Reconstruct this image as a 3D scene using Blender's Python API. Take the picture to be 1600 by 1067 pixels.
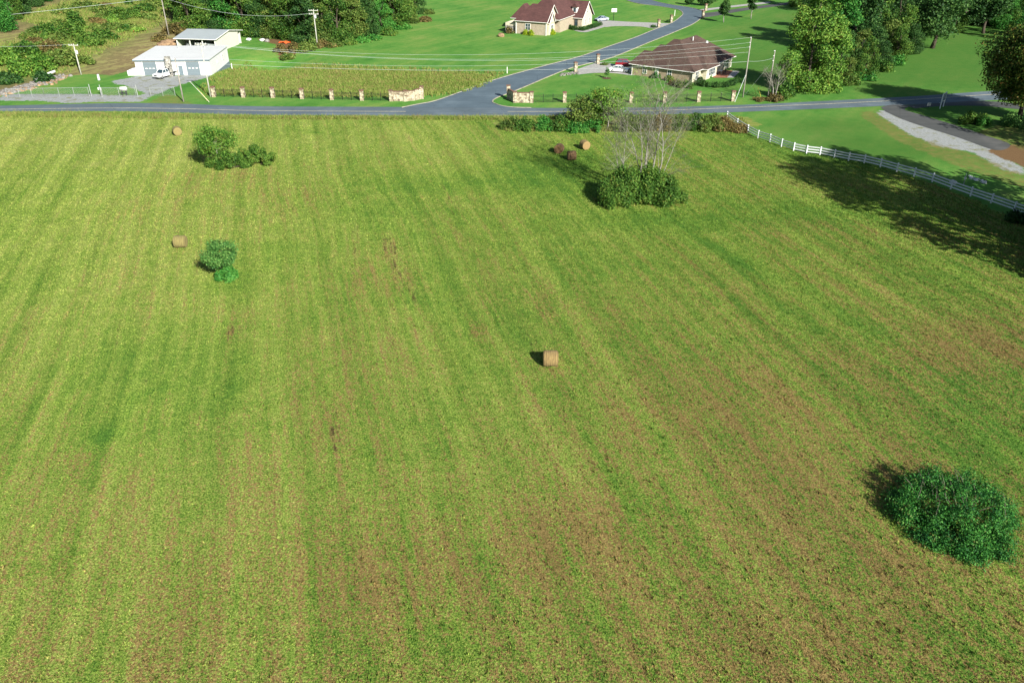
import bpy, bmesh, math, random
import numpy as np
from mathutils import Vector, Matrix, noise as mnoise
R = math.radians
for o in list(bpy.data.objects): bpy.data.objects.remove(o)
S = bpy.context.scene
COL = S.collection
# ------------------------------------------------------------------ camera, sky, sun
CAMH, PITCH, F = 40.0, R(30), 1245.0
cam = bpy.data.objects.new('camera', bpy.data.cameras.new('camera')); COL.objects.link(cam)
cam.location = (0, 0, CAMH); cam.rotation_euler = (R(90)-PITCH, 0, 0)
cam.data.sensor_width = 36; cam.data.lens = F/1600*36; cam.data.clip_end = 8000; cam.data.clip_start = .5
S.camera = cam
SUN_EL, SUN_AZ = R(30), math.atan2(.515, -.857)
w = bpy.data.worlds.new('World'); S.world = w; w.use_nodes = True
nt = w.node_tree; bg = nt.nodes['Background']; sky = nt.nodes.new('ShaderNodeTexSky')
sky.sky_type = 'NISHITA'; sky.sun_disc = False; sky.sun_elevation = SUN_EL; sky.sun_rotation = SUN_AZ
nt.links.new(sky.outputs[0], bg.inputs[0]); bg.inputs[1].default_value = 0.05
sl = bpy.data.lights.new('sun', 'SUN'); sl.energy = 5.0; sl.angle = R(.5); sl.color = (1, .95, .86)
sun = bpy.data.objects.new('sun', sl); COL.objects.link(sun)
sd = Vector((math.sin(SUN_AZ)*math.cos(SUN_EL), math.cos(SUN_AZ)*math.cos(SUN_EL), math.sin(SUN_EL)))
sun.rotation_euler = sd.to_track_quat('Z', 'Y').to_euler()
S.view_settings.view_transform = 'Standard'; S.view_settings.look = 'None'
S.view_settings.exposure = 1.0; S.view_settings.gamma = 1; S.view_settings.use_curve_mapping = False
# ------------------------------------------------------------------ terrain and projection
def sstep(a, b, t):
    t = np.clip((t-a)/(b-a), 0, 1); return t*t*(3-2*t)
def T(x, y):
    x = np.asarray(x, float); y = np.asarray(y, float)
    d = np.maximum(0, .35*(y-200) - .94*(x+92))
    hill = .17*d*sstep(190, 214, y)*sstep(0, 14, d)
    hill = 26*(1-np.exp(-hill/26))
    dip = -3.0*np.exp(-(((x+63)/9.5)**2 + ((y-213)/9.5)**2))
    return hill + dip
def Tz(x, y): return float(T(x, y))
CP, SP = math.cos(PITCH), math.sin(PITCH)
def ray(px, py):
    u, v = (px-800)/F, (533.5-py)/F
    return (u, CP+v*SP, -SP+v*CP)
def G(px, py, h=0.0):
    r = ray(px, py); t = 40.0; last = t
    while t < 900:
        if CAMH + r[2]*t < Tz(r[0]*t, r[1]*t) + h: break
        last = t; t += 2
    a, b = last, t
    for _ in range(24):
        m = (a+b)/2
        if CAMH + r[2]*m < Tz(r[0]*m, r[1]*m) + h: b = m
        else: a = m
    return (r[0]*b, r[1]*b)
def HT(px, py, top):                     # height of something standing at ground pixel (px,py) that reaches pixel row top
    x, y = G(px, py); r = ray(px, top); t = y/r[1]
    return CAMH + r[2]*t - Tz(x, y)
def P3(px, py, h=0):
    x, y = G(px, py); return Vector((x, y, Tz(x, y)+h))
# ------------------------------------------------------------------ materials
MATS = {}
def newmat(name):
    m = bpy.data.materials.new(name); m.use_nodes = True; MATS[name] = m
    return m, m.node_tree, m.node_tree.nodes['Principled BSDF']
def N(nt, typ, **kw):
    n = nt.nodes.new(typ)
    for k, v in kw.items():
        if k.startswith('i_'):
            key = k[2:]; key = int(key) if key.isdigit() else key
            n.inputs[key].default_value = v
        else: setattr(n, k, v)
    return n
def L(nt, a, b): nt.links.new(a, b)
def mixc(nt, f, a, b, bt='MIX'):
    n = nt.nodes.new('ShaderNodeMix'); n.data_type = 'RGBA'; n.blend_type = bt; n.clamp_factor = True
    for s, v in ((n.inputs[0], f), (n.inputs[6], a), (n.inputs[7], b)):
        if hasattr(v, 'is_output'): L(nt, v, s)
        else: s.default_value = v if not isinstance(v, tuple) or len(v) == 4 else (*v, 1)
    return n.outputs[2]
def math_(nt, op, a, b=0.0, c=None, clamp=False):
    n = nt.nodes.new('ShaderNodeMath'); n.operation = op; n.use_clamp = clamp
    for s, v in zip(n.inputs, (a, b, c)):
        if v is None: continue
        if hasattr(v, 'is_output'): L(nt, v, s)
        else: s.default_value = v
    return n.outputs[0]
def ramp(nt, f, stops, interp='LINEAR'):
    n = nt.nodes.new('ShaderNodeValToRGB'); n.color_ramp.interpolation = interp
    e = n.color_ramp.elements
    while len(e) < len(stops): e.new(.5)
    for el, (p, c) in zip(e, stops):
        el.position = p; el.color = (c, c, c, 1) if not isinstance(c, tuple) else (*c, 1)
    L(nt, f, n.inputs[0]); return n.outputs[0]
def noise_(nt, vec, scale, detail=3, rough=.55, dist=0):
    n = N(nt, 'ShaderNodeTexNoise'); n.inputs['Scale'].default_value = scale
    n.inputs['Detail'].default_value = detail; n.inputs['Roughness'].default_value = rough
    n.inputs['Distortion'].default_value = dist
    L(nt, vec, n.inputs['Vector']); return n.outputs[0]
def rot_node(nt, vec, rot):
    n = N(nt, 'ShaderNodeMapping'); n.inputs['Rotation'].default_value = (0, 0, rot); L(nt, vec, n.inputs['Vector']); return n.outputs[0]
def mapping(nt, vec, rot=0, scale=(1, 1, 1), loc=(0, 0, 0)):
    if rot: vec = rot_node(nt, vec, rot)
    rot = 0
    n = N(nt, 'ShaderNodeMapping'); n.inputs['Rotation'].default_value = (0, 0, rot)
    n.inputs['Scale'].default_value = scale; n.inputs['Location'].default_value = loc
    L(nt, vec, n.inputs['Vector']); return n.outputs[0]
def simple(name, col, rough=.6, var=.15, scale=3, metal=0, spec=.4, bump=0, col2=None, stretch=(1, 1, 1)):
    m, nt, b = newmat(name)
    tc = N(nt, 'ShaderNodeTexCoord').outputs['Object']
    tc = mapping(nt, tc, 0, stretch)
    n1 = noise_(nt, tc, scale, 5, .6)
    c2 = col2 or tuple(max(0, c*(1-2.2*var)) for c in col)
    c1 = tuple(min(1, c*(1+.6*var)) for c in col)
    L(nt, ramp(nt, n1, [(.3, c2), (.68, c1)]), b.inputs['Base Color'])
    b.inputs['Roughness'].default_value = rough; b.inputs['Metallic'].default_value = metal
    b.inputs['Specular IOR Level'].default_value = spec
    if bump:
        bp = N(nt, 'ShaderNodeBump', i_Strength=bump, i_Distance=.05); L(nt, n1, bp.inputs['Height']); L(nt, bp.outputs[0], b.inputs['Normal'])
    return m
# shared colour of the mown hayfield, for the ground and the blades on it
def hay_group():
    g = bpy.data.node_groups.new('hay_colour', 'ShaderNodeTree')
    g.interface.new_socket('Position', in_out='INPUT', socket_type='NodeSocketVector')
    g.interface.new_socket('Patch', in_out='INPUT', socket_type='NodeSocketColor')
    g.interface.new_socket('Color', in_out='OUTPUT', socket_type='NodeSocketColor')
    g.interface.new_socket('Streak', in_out='OUTPUT', socket_type='NodeSocketFloat')
    gi = N(g, 'NodeGroupInput'); go = N(g, 'NodeGroupOutput')
    pos = gi.outputs[0]
    sep = N(g, 'ShaderNodeSeparateColor'); L(g, gi.outputs[1], sep.inputs[0])
    wn = N(g, 'ShaderNodeTexNoise', i_Scale=.022); wn.inputs['Detail'].default_value = 2; L(g, pos, wn.inputs['Vector'])
    off = N(g, 'ShaderNodeVectorMath', operation='MULTIPLY_ADD'); L(g, wn.outputs[1], off.inputs[0])
    off.inputs[1].default_value = (4, 3, 0); L(g, pos, off.inputs[2]); wp = off.outputs[0]
    st = mapping(g, wp, R(-15.5), (1, .022, 1))      # long mowing streaks
    s1 = noise_(g, st, .42, 4, .6)
    s2 = noise_(g, mapping(g, wp, R(-15.5), (1, .05, 1), (31, 7, 0)), 1.3, 4, .65)
    s3 = noise_(g, mapping(g, wp, R(-15.5), (1, .22, 1), (3, 77, 0)), 3.2, 4, .7)
    big = noise_(g, pos, .028, 4, .6)
    mid = noise_(g, mapping(g, pos, 0, (1, 1, 1), (50, 20, 0)), .33, 5, .65)
    mo = noise_(g, mapping(g, pos, 0, (1, 1, 1), (5, 80, 0)), 1.6, 4, .7)
    fine = noise_(g, pos, 7, 3, .75)
    fine2 = noise_(g, mapping(g, pos, .4, (1, 1, 1), (9, 3, 0)), 4.3, 3, .8)
    # green to yellow green
    px = N(g, 'ShaderNodeSeparateXYZ'); L(g, pos, px.inputs[0])
    rght = math_(g, 'MULTIPLY', px.outputs[0], .0023)
    a = math_(g, 'ADD', math_(g, 'MULTIPLY', big, .55), math_(g, 'MULTIPLY', s1, .55))
    a = math_(g, 'ADD', a, math_(g, 'MULTIPLY', math_(g, 'SUBTRACT', s2, .5), .7))
    a = math_(g, 'ADD', a, math_(g, 'MULTIPLY', math_(g, 'SUBTRACT', mid, .5), .6))
    a = math_(g, 'ADD', a, math_(g, 'MULTIPLY', math_(g, 'SUBTRACT', mo, .5), .6))
    a = math_(g, 'ADD', a, math_(g, 'MULTIPLY', math_(g, 'SUBTRACT', fine, .5), 1.7))
    a = math_(g, 'SUBTRACT', a, math_(g, 'MULTIPLY', sep.outputs[0], .42))
    a = math_(g, 'SUBTRACT', a, rght)
    c = ramp(g, a, [(.20, (.066, .162, .022)), (.45, (.135, .225, .032)), (.70, (.208, .272, .054)), (.98, (.29, .32, .09))])
    # brown thatch, mixed in as specks
    near = math_(g, 'MULTIPLY', math_(g, 'SUBTRACT', 95, px.outputs[1]), .0007)
    b = math_(g, 'ADD', math_(g, 'MULTIPLY', s2, .50), math_(g, 'MULTIPLY', mid, .12))
    b = math_(g, 'ADD', b, math_(g, 'MULTIPLY', mo, .30))
    b = math_(g, 'ADD', b, math_(g, 'MULTIPLY', fine2, .95))
    b = math_(g, 'ADD', b, near)
    b = math_(g, 'ADD', b, math_(g, 'MULTIPLY', px.outputs[0], .0005))
    b = math_(g, 'ADD', b, math_(g, 'MULTIPLY', sep.outputs[1], .16))
    b = math_(g, 'SUBTRACT', b, .02)
    b = math_(g, 'SUBTRACT', b, math_(g, 'MULTIPLY', sep.outputs[0], .25))
    bf = ramp(g, b, [(.975, 0.), (1.0, .8)])
    c = mixc(g, bf, c, (.215, .130, .058))
    # bare scuffs, a few dark narrow marks along the rows
    d = math_(g, 'ADD', math_(g, 'MULTIPLY', s3, .62), math_(g, 'MULTIPLY', s2, .42))
    d = math_(g, 'ADD', d, math_(g, 'MULTIPLY', sep.outputs[2], .16))
    df = ramp(g, d, [(.66, 0.), (.74, .8)])
    c = mixc(g, df, c, (.055, .042, .020))
    # grain
    gr = ramp(g, fine, [(.33, .38), (.5, 1.), (.72, 1.4)])
    c = mixc(g, 1., c, gr, 'MULTIPLY')
    g2 = ramp(g, mo, [(.3, .84), (.7, 1.14)])
    c = mixc(g, 1., c, g2, 'MULTIPLY')
    sv = ramp(g, s1, [(.3, .86), (.7, 1.10)])
    c = mixc(g, 1., c, sv, 'MULTIPLY')
    L(g, c, go.inputs[0]); L(g, s1, go.inputs[1])
    return g
HAY = hay_group()
def ground_mat():
    m, nt, b = newmat('ground_grass')
    pos = N(nt, 'ShaderNodeNewGeometry').outputs['Position']
    za = N(nt, 'ShaderNodeAttribute', attribute_name='zone'); zb = N(nt, 'ShaderNodeAttribute', attribute_name='patch')
    zc = N(nt, 'ShaderNodeAttribute', attribute_name='bare')
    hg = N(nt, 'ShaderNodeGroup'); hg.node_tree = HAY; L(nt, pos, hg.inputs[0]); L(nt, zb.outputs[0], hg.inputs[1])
    sa = N(nt, 'ShaderNodeSeparateColor'); L(nt, za.outputs[0], sa.inputs[0])
    sc = N(nt, 'ShaderNodeSeparateColor'); L(nt, zc.outputs[0], sc.inputs[0])
    nb = noise_(nt, pos, .05, 4); nm = noise_(nt, pos, .5, 5, .65); nf = noise_(nt, pos, 5, 4, .75); ed = noise_(nt, pos, 1.2, 4, .7)
    # lawn
    lm = math_(nt, 'ADD', math_(nt, 'MULTIPLY', nb, .85), math_(nt, 'MULTIPLY', nm, .5))
    lm = math_(nt, 'ADD', lm, math_(nt, 'MULTIPLY', math_(nt, 'SUBTRACT', noise_(nt, mapping(nt, pos, R(20), (1, .4, 1)), .16, 5, .7), .5), .7))
    stripes = noise_(nt, mapping(nt, pos, R(35), (1, .03, 1)), .5, 2, .5)
    lm = math_(nt, 'ADD', lm, math_(nt, 'MULTIPLY', math_(nt, 'SUBTRACT', stripes, .5), .45))
    lawn = ramp(nt, lm, [(.42, (.052, .175, .026)), (.60, (.085, .225, .038)), (.80, (.135, .25, .05)), (1, (.20, .26, .07))])
    spb = N(nt, 'ShaderNodeSeparateColor'); L(nt, zb.outputs[0], spb.inputs[0])
    lawn = mixc(nt, math_(nt, 'MULTIPLY', spb.outputs[0], .8), lawn, mixc(nt, nm, (.035, .13, .018), (.075, .15, .026)))  # lawn shade painted into the colour as a darker green
    sl_ = ramp(nt, nf, [(.3, .72), (.7, 1.2)])
    lawn = mixc(nt, 1., lawn, sl_, 'MULTIPLY')
    # tall meadow
    mm = math_(nt, 'ADD', math_(nt, 'MULTIPLY', noise_(nt, mapping(nt, pos, 0, (1, 2.2, 1)), .22, 6, .7), .9), math_(nt, 'MULTIPLY', nf, .3))
    mead = ramp(nt, mm, [(.40, (.08, .15, .02)), (.54, (.15, .21, .035)), (.66, (.22, .24, .07)), (.8, (.15, .12, .05))])
    # hill with brown tracks
    hm = math_(nt, 'ADD', math_(nt, 'MULTIPLY', noise_(nt, mapping(nt, pos, R(32), (1, .06, 1)), .75, 5, .75), .85), math_(nt, 'MULTIPLY', nm, .35))
    hill = ramp(nt, hm, [(.40, (.10, .15, .03)), (.48, (.19, .19, .06)), (.55, (.25, .215, .095)), (.62, (.12, .085, .05)), (.70, (.21, .17, .08))])
    hill = mixc(nt, spb.outputs[0], hill, ramp(nt, nm, [(.35, (.05, .14, .018)), (.55, (.11, .19, .03)), (.72, (.19, .19, .06))]))
    # far field rough green
    def edge(ch):
        return ramp(nt, math_(nt, 'ADD', ch, math_(nt, 'MULTIPLY', math_(nt, 'SUBTRACT', ed, .5), 1.5)), [(.42, 0.), (.58, 1.)])
    c = mixc(nt, edge(sa.outputs[0]), lawn, hg.outputs[0])
    c = mixc(nt, edge(sa.outputs[1]), c, mead)
    c = mixc(nt, edge(sa.outputs[2]), c, hill)
    gn = ramp(nt, noise_(nt, pos, 3, 6, .8), [(.3, (.15, .165, .165)), (.5, (.28, .30, .30)), (.72, (.40, .42, .41))])
    gp = ramp(nt, nm, [(.52, 0.), (.66, 1.)])
    gn = mixc(nt, math_(nt, 'MULTIPLY', gp, .8), gn, mixc(nt, nf, (.10, .15, .03), (.22, .19, .09)))
    c = mixc(nt, edge(sc.outputs[0]), c, gn)
    dirt = ramp(nt, nf, [(.3, (.10, .06, .03)), (.7, (.20, .125, .06))])
    c = mixc(nt, edge(sc.outputs[1]), c, dirt)
    dry = ramp(nt, nm, [(.3, (.11, .13, .03)), (.7, (.21, .17, .06))])
    c = mixc(nt, math_(nt, 'MULTIPLY', edge(sc.outputs[2]), ramp(nt, noise_(nt, pos, .9, 5, .7), [(.35, .15), (.65, .95)])), c, dry)
    L(nt, c, b.inputs['Base Color']); b.inputs['Roughness'].default_value = .95; b.inputs['Specular IOR Level'].default_value = .1
    bh = math_(nt, 'ADD', math_(nt, 'MULTIPLY', nf, .5), math_(nt, 'MULTIPLY', noise_(nt, pos, 11, 3, .8), .4))
    bp = N(nt, 'ShaderNodeBump', i_Strength=.8, i_Distance=.13); L(nt, bh, bp.inputs['Height']); L(nt, bp.outputs[0], b.inputs['Normal'])
    return m
def tuft_mat(name, kind):
    m, nt, b = newmat(name)
    pos = N(nt, 'ShaderNodeNewGeometry').outputs['Position']
    ti = N(nt, 'ShaderNodeAttribute', attribute_name='tint').outputs['Fac']
    if kind == 'hay':
        zb = N(nt, 'ShaderNodeAttribute', attribute_name='patch')
        hg = N(nt, 'ShaderNodeGroup'); hg.node_tree = HAY; L(nt, pos, hg.inputs[0]); L(nt, zb.outputs[0], hg.inputs[1])
        c = mixc(nt, 1., hg.outputs[0], ramp(nt, ti, [(0, (.7, .78, .7)), (.6, (1.12, 1.12, 1.08)), (1, (1.6, 1.5, 1.45))]), 'MULTIPLY')
    else:
        nn = noise_(nt, pos, .25, 4)
        a = math_(nt, 'ADD', math_(nt, 'MULTIPLY', ti, .55), math_(nt, 'MULTIPLY', nn, .6))
        c = ramp(nt, a, [(.25, (.09, .18, .025)), (.5, (.17, .26, .045)), (.70, (.29, .30, .09)), (.90, (.22, .15, .07))])
    L(nt, c, b.inputs['Base Color']); b.inputs['Roughness'].default_value = .8; b.inputs['Specular IOR Level'].default_value = .15
    tr = N(nt, 'ShaderNodeBsdfTranslucent'); L(nt, c, tr.inputs[0])
    mx = N(nt, 'ShaderNodeMixShader', i_0=.25); L(nt, b.outputs[0], mx.inputs[1]); L(nt, tr.outputs[0], mx.inputs[2])
    L(nt, mx.outputs[0], nt.nodes['Material Output'].inputs[0])
    return m
def leaf_mat(name, dark, mid, light, odd=None, oddw=.04):
    m, nt, b = newmat(name)
    tc = N(nt, 'ShaderNodeTexCoord').outputs['Object']
    ti = N(nt, 'ShaderNodeAttribute', attribute_name='tint').outputs['Fac']
    rn = N(nt, 'ShaderNodeObjectInfo').outputs['Random']
    nn = noise_(nt, tc, .55, 4, .6)
    a = math_(nt, 'ADD', math_(nt, 'MULTIPLY', ti, .62), math_(nt, 'MULTIPLY', nn, .55))
    a = math_(nt, 'ADD', a, math_(nt, 'MULTIPLY', math_(nt, 'SUBTRACT', rn, .5), .16))
    st = [(.28, dark), (.55, mid), (.82, light)]
    c = ramp(nt, a, st)
    if odd:
        of = ramp(nt, noise_(nt, tc, 1.1, 3, .7), [(.62-oddw, 0.), (.70-oddw, .9)])
        c = mixc(nt, math_(nt, 'MULTIPLY', of, ramp(nt, ti, [(.3, 0.), (.6, 1.)])), c, odd)
    L(nt, c, b.inputs['Base Color']); b.inputs['Roughness'].default_value = .6; b.inputs['Specular IOR Level'].default_value = .2
    tr = N(nt, 'ShaderNodeBsdfTranslucent'); L(nt, c, tr.inputs[0])
    mx = N(nt, 'ShaderNodeMixShader', i_0=.22); L(nt, b.outputs[0], mx.inputs[1]); L(nt, tr.outputs[0], mx.inputs[2])
    L(nt, mx.outputs[0], nt.nodes['Material Output'].inputs[0])
    return m
def brick_mat(name, c1, c2, mortar, sc=4, bw=.5, rh=.25, rough=.85):
    m, nt, b = newmat(name)
    tc = N(nt, 'ShaderNodeTexCoord').outputs['Object']
    s = N(nt, 'ShaderNodeSeparateXYZ'); L(nt, tc, s.inputs[0])
    cb = N(nt, 'ShaderNodeCombineXYZ'); L(nt, math_(nt, 'ADD', s.outputs[0], s.outputs[1]), cb.inputs[0]); L(nt, s.outputs[2], cb.inputs[1])
    br = N(nt, 'ShaderNodeTexBrick', i_Scale=sc); br.inputs['Brick Width'].default_value = bw; br.inputs['Row Height'].default_value = rh
    br.inputs['Mortar Size'].default_value = .015
    for k, v in (('Color1', c1), ('Color2', c2), ('Mortar', mortar)): br.inputs[k].default_value = (*v, 1)
    L(nt, cb.outputs[0], br.inputs['Vector'])
    nn = noise_(nt, tc, 1.3, 5, .7)
    c = mixc(nt, 1., br.outputs[0], ramp(nt, nn, [(.3, .75), (.7, 1.15)]), 'MULTIPLY')
    L(nt, c, b.inputs['Base Color']); b.inputs['Roughness'].default_value = rough
    return m
def stone_mat(name, lo, hi, odd, mortar, scale=3.2):
    m, nt, b = newmat(name)
    tc = N(nt, 'ShaderNodeTexCoord').outputs['Object']
    v = N(nt, 'ShaderNodeTexVoronoi', i_Scale=scale); L(nt, tc, v.inputs['Vector'])
    e = N(nt, 'ShaderNodeTexVoronoi', i_Scale=scale, feature='DISTANCE_TO_EDGE'); L(nt, tc, e.inputs['Vector'])
    sp = N(nt, 'ShaderNodeSeparateColor'); L(nt, v.outputs['Color'], sp.inputs[0])
    c = ramp(nt, sp.outputs[0], [(0, odd), (.22, lo), (.6, hi), (1, tuple(min(1, x*1.25) for x in hi))])
    c = mixc(nt, ramp(nt, e.outputs[0], [(.02, 1.), (.07, 0.)]), c, mortar)
    L(nt, c, b.inputs['Base Color']); b.inputs['Roughness'].default_value = .9
    bp = N(nt, 'ShaderNodeBump', i_Strength=.8, i_Distance=.05); L(nt, e.outputs[0], bp.inputs['Height']); L(nt, bp.outputs[0], b.inputs['Normal'])
    return m
def shingle_mat(name, c1, c2):
    m, nt, b = newmat(name)
    tc = N(nt, 'ShaderNodeTexCoord').outputs['Object']
    s = N(nt, 'ShaderNodeSeparateXYZ'); L(nt, tc, s.inputs[0])
    cb = N(nt, 'ShaderNodeCombineXYZ'); L(nt, math_(nt, 'ADD', s.outputs[0], math_(nt, 'MULTIPLY', s.outputs[1], .7)), cb.inputs[0]); L(nt, s.outputs[2], cb.inputs[1])
    br = N(nt, 'ShaderNodeTexBrick', i_Scale=1.0); br.inputs['Brick Width'].default_value = .9; br.inputs['Row Height'].default_value = .14
    br.inputs['Mortar Size'].default_value = .012
    for k, v in (('Color1', c1), ('Color2', c2), ('Mortar', tuple(x*.5 for x in c1))): br.inputs[k].default_value = (*v, 1)
    L(nt, cb.outputs[0], br.inputs['Vector'])
    nn = noise_(nt, tc, .5, 5, .7)
    c = mixc(nt, 1., br.outputs[0], ramp(nt, nn, [(.3, .75), (.7, 1.25)]), 'MULTIPLY')
    L(nt, c, b.inputs['Base Color']); b.inputs['Roughness'].default_value = .9
    return m
def ribbed(name, col, rough=.4, metal=.0, pitch=2.6, axis=0, amp=.3):
    m, nt, b = newmat(name)
    tc = N(nt, 'ShaderNodeTexCoord').outputs['Object']
    wv = N(nt, 'ShaderNodeTexWave', i_Scale=pitch, bands_direction='XYZ'[axis] if axis < 2 else 'Z'); L(nt, tc, wv.inputs['Vector'])
    nn = noise_(nt, tc, .35, 5, .65)
    c = mixc(nt, ramp(nt, nn, [(.35, 0.), (.75, .28)]), col, tuple(x*.68 for x in col))
    c = mixc(nt, math_(nt, 'MULTIPLY', ramp(nt, wv.outputs[1], [(0, 1.), (.18, 0.)]), amp), c, tuple(x*.45 for x in col))
    L(nt, c, b.inputs['Base Color']); b.inputs['Roughness'].default_value = rough; b.inputs['Metallic'].default_value = metal
    bp = N(nt, 'ShaderNodeBump', i_Strength=.5, i_Distance=.03); L(nt, wv.outputs[1], bp.inputs['Height']); L(nt, bp.outputs[0], b.inputs['Normal'])
    return m
def asphalt_mat(name, lo, hi):
    m, nt, b = newmat(name)
    pos = N(nt, 'ShaderNodeNewGeometry').outputs['Position']
    n1 = noise_(nt, pos, .18, 5, .65); n2 = noise_(nt, pos, 18, 3, .8); n3 = noise_(nt, mapping(nt, pos, 0, (.03, 1, 1)), .9, 3, .6)
    a = math_(nt, 'ADD', math_(nt, 'MULTIPLY', n1, .5), math_(nt, 'ADD', math_(nt, 'MULTIPLY', n2, .2), math_(nt, 'MULTIPLY', n3, .3)))
    c = ramp(nt, a, [(.36, tuple(v*.88 for v in lo)), (.5, lo), (.64, hi)])
    vo = N(nt, 'ShaderNodeTexVoronoi', i_Scale=.16, feature='DISTANCE_TO_EDGE')
    L(nt, mapping(nt, pos, .3, (1, 1, 1)), vo.inputs['Vector'])
    cr = ramp(nt, math_(nt, 'ADD', vo.outputs[0], math_(nt, 'MULTIPLY', n1, .02)), [(.012, .5), (.02, 0.)])
    c = mixc(nt, cr, c, tuple(x*.55 for x in lo))
    L(nt, c, b.inputs['Base Color']); b.inputs['Roughness'].default_value = .85; b.inputs['Specular IOR Level'].default_value = .25
    return m
def hay_bale_mat(name, c1, c2):
    m, nt, b = newmat(name)
    tc = N(nt, 'ShaderNodeTexCoord').outputs['Object']
    n1 = noise_(nt, mapping(nt, tc, 0, (1, .25, .25)), 7, 5, .75); n2 = noise_(nt, tc, 22, 4, .8)
    wv = N(nt, 'ShaderNodeTexWave', i_Scale=1.55, i_Distortion=1.2, bands_direction='X'); L(nt, tc, wv.inputs['Vector'])
    a = math_(nt, 'ADD', math_(nt, 'MULTIPLY', n1, .6), math_(nt, 'MULTIPLY', n2, .4))
    c = ramp(nt, a, [(.35, c2), (.62, c1)])
    c = mixc(nt, ramp(nt, wv.outputs[1], [(.0, .6), (.22, 0.)]), c, tuple(x*.35 for x in c2))
    L(nt, c, b.inputs['Base Color']); b.inputs['Roughness'].default_value = 1
    bp = N(nt, 'ShaderNodeBump', i_Strength=1, i_Distance=.06); L(nt, a, bp.inputs['Height']); L(nt, bp.outputs[0], b.inputs['Normal'])
    return m
def bale_end_mat(name, c1, c2):
    m, nt, b = newmat(name)
    tc = N(nt, 'ShaderNodeTexCoord').outputs['Object']
    s = N(nt, 'ShaderNodeSeparateXYZ'); L(nt, tc, s.inputs[0])
    cb = N(nt, 'ShaderNodeCombineXYZ'); L(nt, s.outputs[1], cb.inputs[0]); L(nt, math_(nt, 'SUBTRACT', s.outputs[2], .74), cb.inputs[1])
    wv = N(nt, 'ShaderNodeTexWave', i_Scale=2.6, i_Distortion=1.4, wave_type='RINGS', rings_direction='SPHERICAL'); L(nt, cb.outputs[0], wv.inputs['Vector'])
    n2 = noise_(nt, tc, 14, 4, .8)
    a = math_(nt, 'ADD', math_(nt, 'MULTIPLY', wv.outputs[1], .4), math_(nt, 'MULTIPLY', n2, .6))
    L(nt, ramp(nt, a, [(.25, c2), (.7, c1)]), b.inputs['Base Color']); b.inputs['Roughness'].default_value = 1
    return m
ground_mat(); tuft_mat('hay_blades', 'hay'); tuft_mat('meadow_blades', 'meadow')
leaf_mat('leaf_forest', (.014, .055, .008), (.050, .135, .018), (.13, .23, .035), (.20, .18, .04))
leaf_mat('leaf_dark', (.008, .034, .008), (.024, .080, .017), (.07, .15, .032))
leaf_mat('leaf_emerald', (.012, .075, .012), (.038, .185, .026), (.10, .28, .045), (.22, .22, .06), .0)
leaf_mat('leaf_bright', (.030, .105, .012), (.088, .21, .026), (.21, .34, .055), (.32, .13, .04), .02)
leaf_mat('leaf_olive', (.036, .075, .013), (.085, .155, .026), (.19, .26, .055), (.19, .12, .04), .04)
leaf_mat('leaf_pale', (.025, .10, .02), (.07, .20, .04), (.20, .36, .09))
leaf_mat('leaf_tangle', (.006, .045, .014), (.024, .135, .022), (.085, .28, .042), (.20, .17, .06), .05)
leaf_mat('leaf_maple', (.014, .040, .008), (.055, .12, .016), (.17, .22, .035), (.27, .13, .04), .09)
leaf_mat('leaf_brown', (.045, .045, .014), (.13, .105, .035), (.24, .18, .06), (.09, .15, .03), .08)
leaf_mat('leaf_gold', (.14, .21, .01), (.25, .36, .015), (.4, .5, .03))
leaf_mat('leaf_red', (.05, .012, .01), (.12, .025, .02), (.2, .06, .03))
simple('bark', (.075, .06, .042), .9, .3, 6, bump=.5); simple('bark_pale', (.30, .29, .25), .85, .3, 5, bump=.3)
simple('bark_twig', (.15, .15, .105), .9, .2, 5)
asphalt_mat('asphalt_new', (.085, .122, .15), (.12, .165, .198)); asphalt_mat('asphalt_old', (.095, .128, .152), (.145, .185, .215))
asphalt_mat('asphalt_lane', (.07, .075, .075), (.12, .12, .115))
simple('line_paint', (.55, .5, .33), .7, .2, 2); simple('concrete', (.36, .36, .34), .85, .15, 1.5); simple('kerb_stone', (.36, .33, .26), .85, .2, 1)
simple('gravel_pale', (.30, .32, .31), .95, .3, 2, bump=.5)
stone_mat('stone_cream', (.26, .215, .14), (.43, .38, .27), (.12, .08, .05), (.16, .14, .11), 2.6)
stone_mat('stone_grey', (.20, .20, .18), (.36, .35, .31), (.09, .08, .07), (.15, .15, .14), 3)
simple('stone_cap', (.20, .11, .075), .9, .35, 4); simple('rock', (.25, .24, .22), .95, .35, 1.5, bump=.6); simple('rock_brown', (.32, .21, .12), .95, .3, 1.5)
simple('black_iron', (.012, .014, .014), .4, .1, 4); simple('galvanised', (.42, .45, .44), .4, .1, 4, metal=.4)
ribbed('metal_white', (.74, .77, .77), .45, 0, 2.2, 0, .25); ribbed('metal_roof_white', (.64, .66, .66), .45, 0, 1.6, 0, .32)
ribbed('metal_roof_grey', (.40, .45, .48), .35, .1, 1.6, 0, .3); ribbed('metal_cream', (.60, .60, .53), .5, 0, 2.2, 1, .15)
ribbed('door_grey', (.155, .20, .225), .5, 0, .9, 2, .25)
simple('slate_paint', (.15, .20, .23), .55, .1, 2); simple('trim_white', (.72, .72, .68), .5, .06, 2); simple('vinyl_white', (.70, .74, .76), .45, .08, 2)
brick_mat('brick_tan', (.40, .34, .25), (.32, .26, .185), (.42, .38, .32), 4, .5, .22)
brick_mat('brick_brown', (.30, .225, .135), (.38, .30, .20), (.33, .28, .22), 4, .5, .22)
brick_mat('siding_cream', (.60, .56, .42), (.57, .53, .40), (.42, .39, .30), 1, 4, .2)
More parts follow.
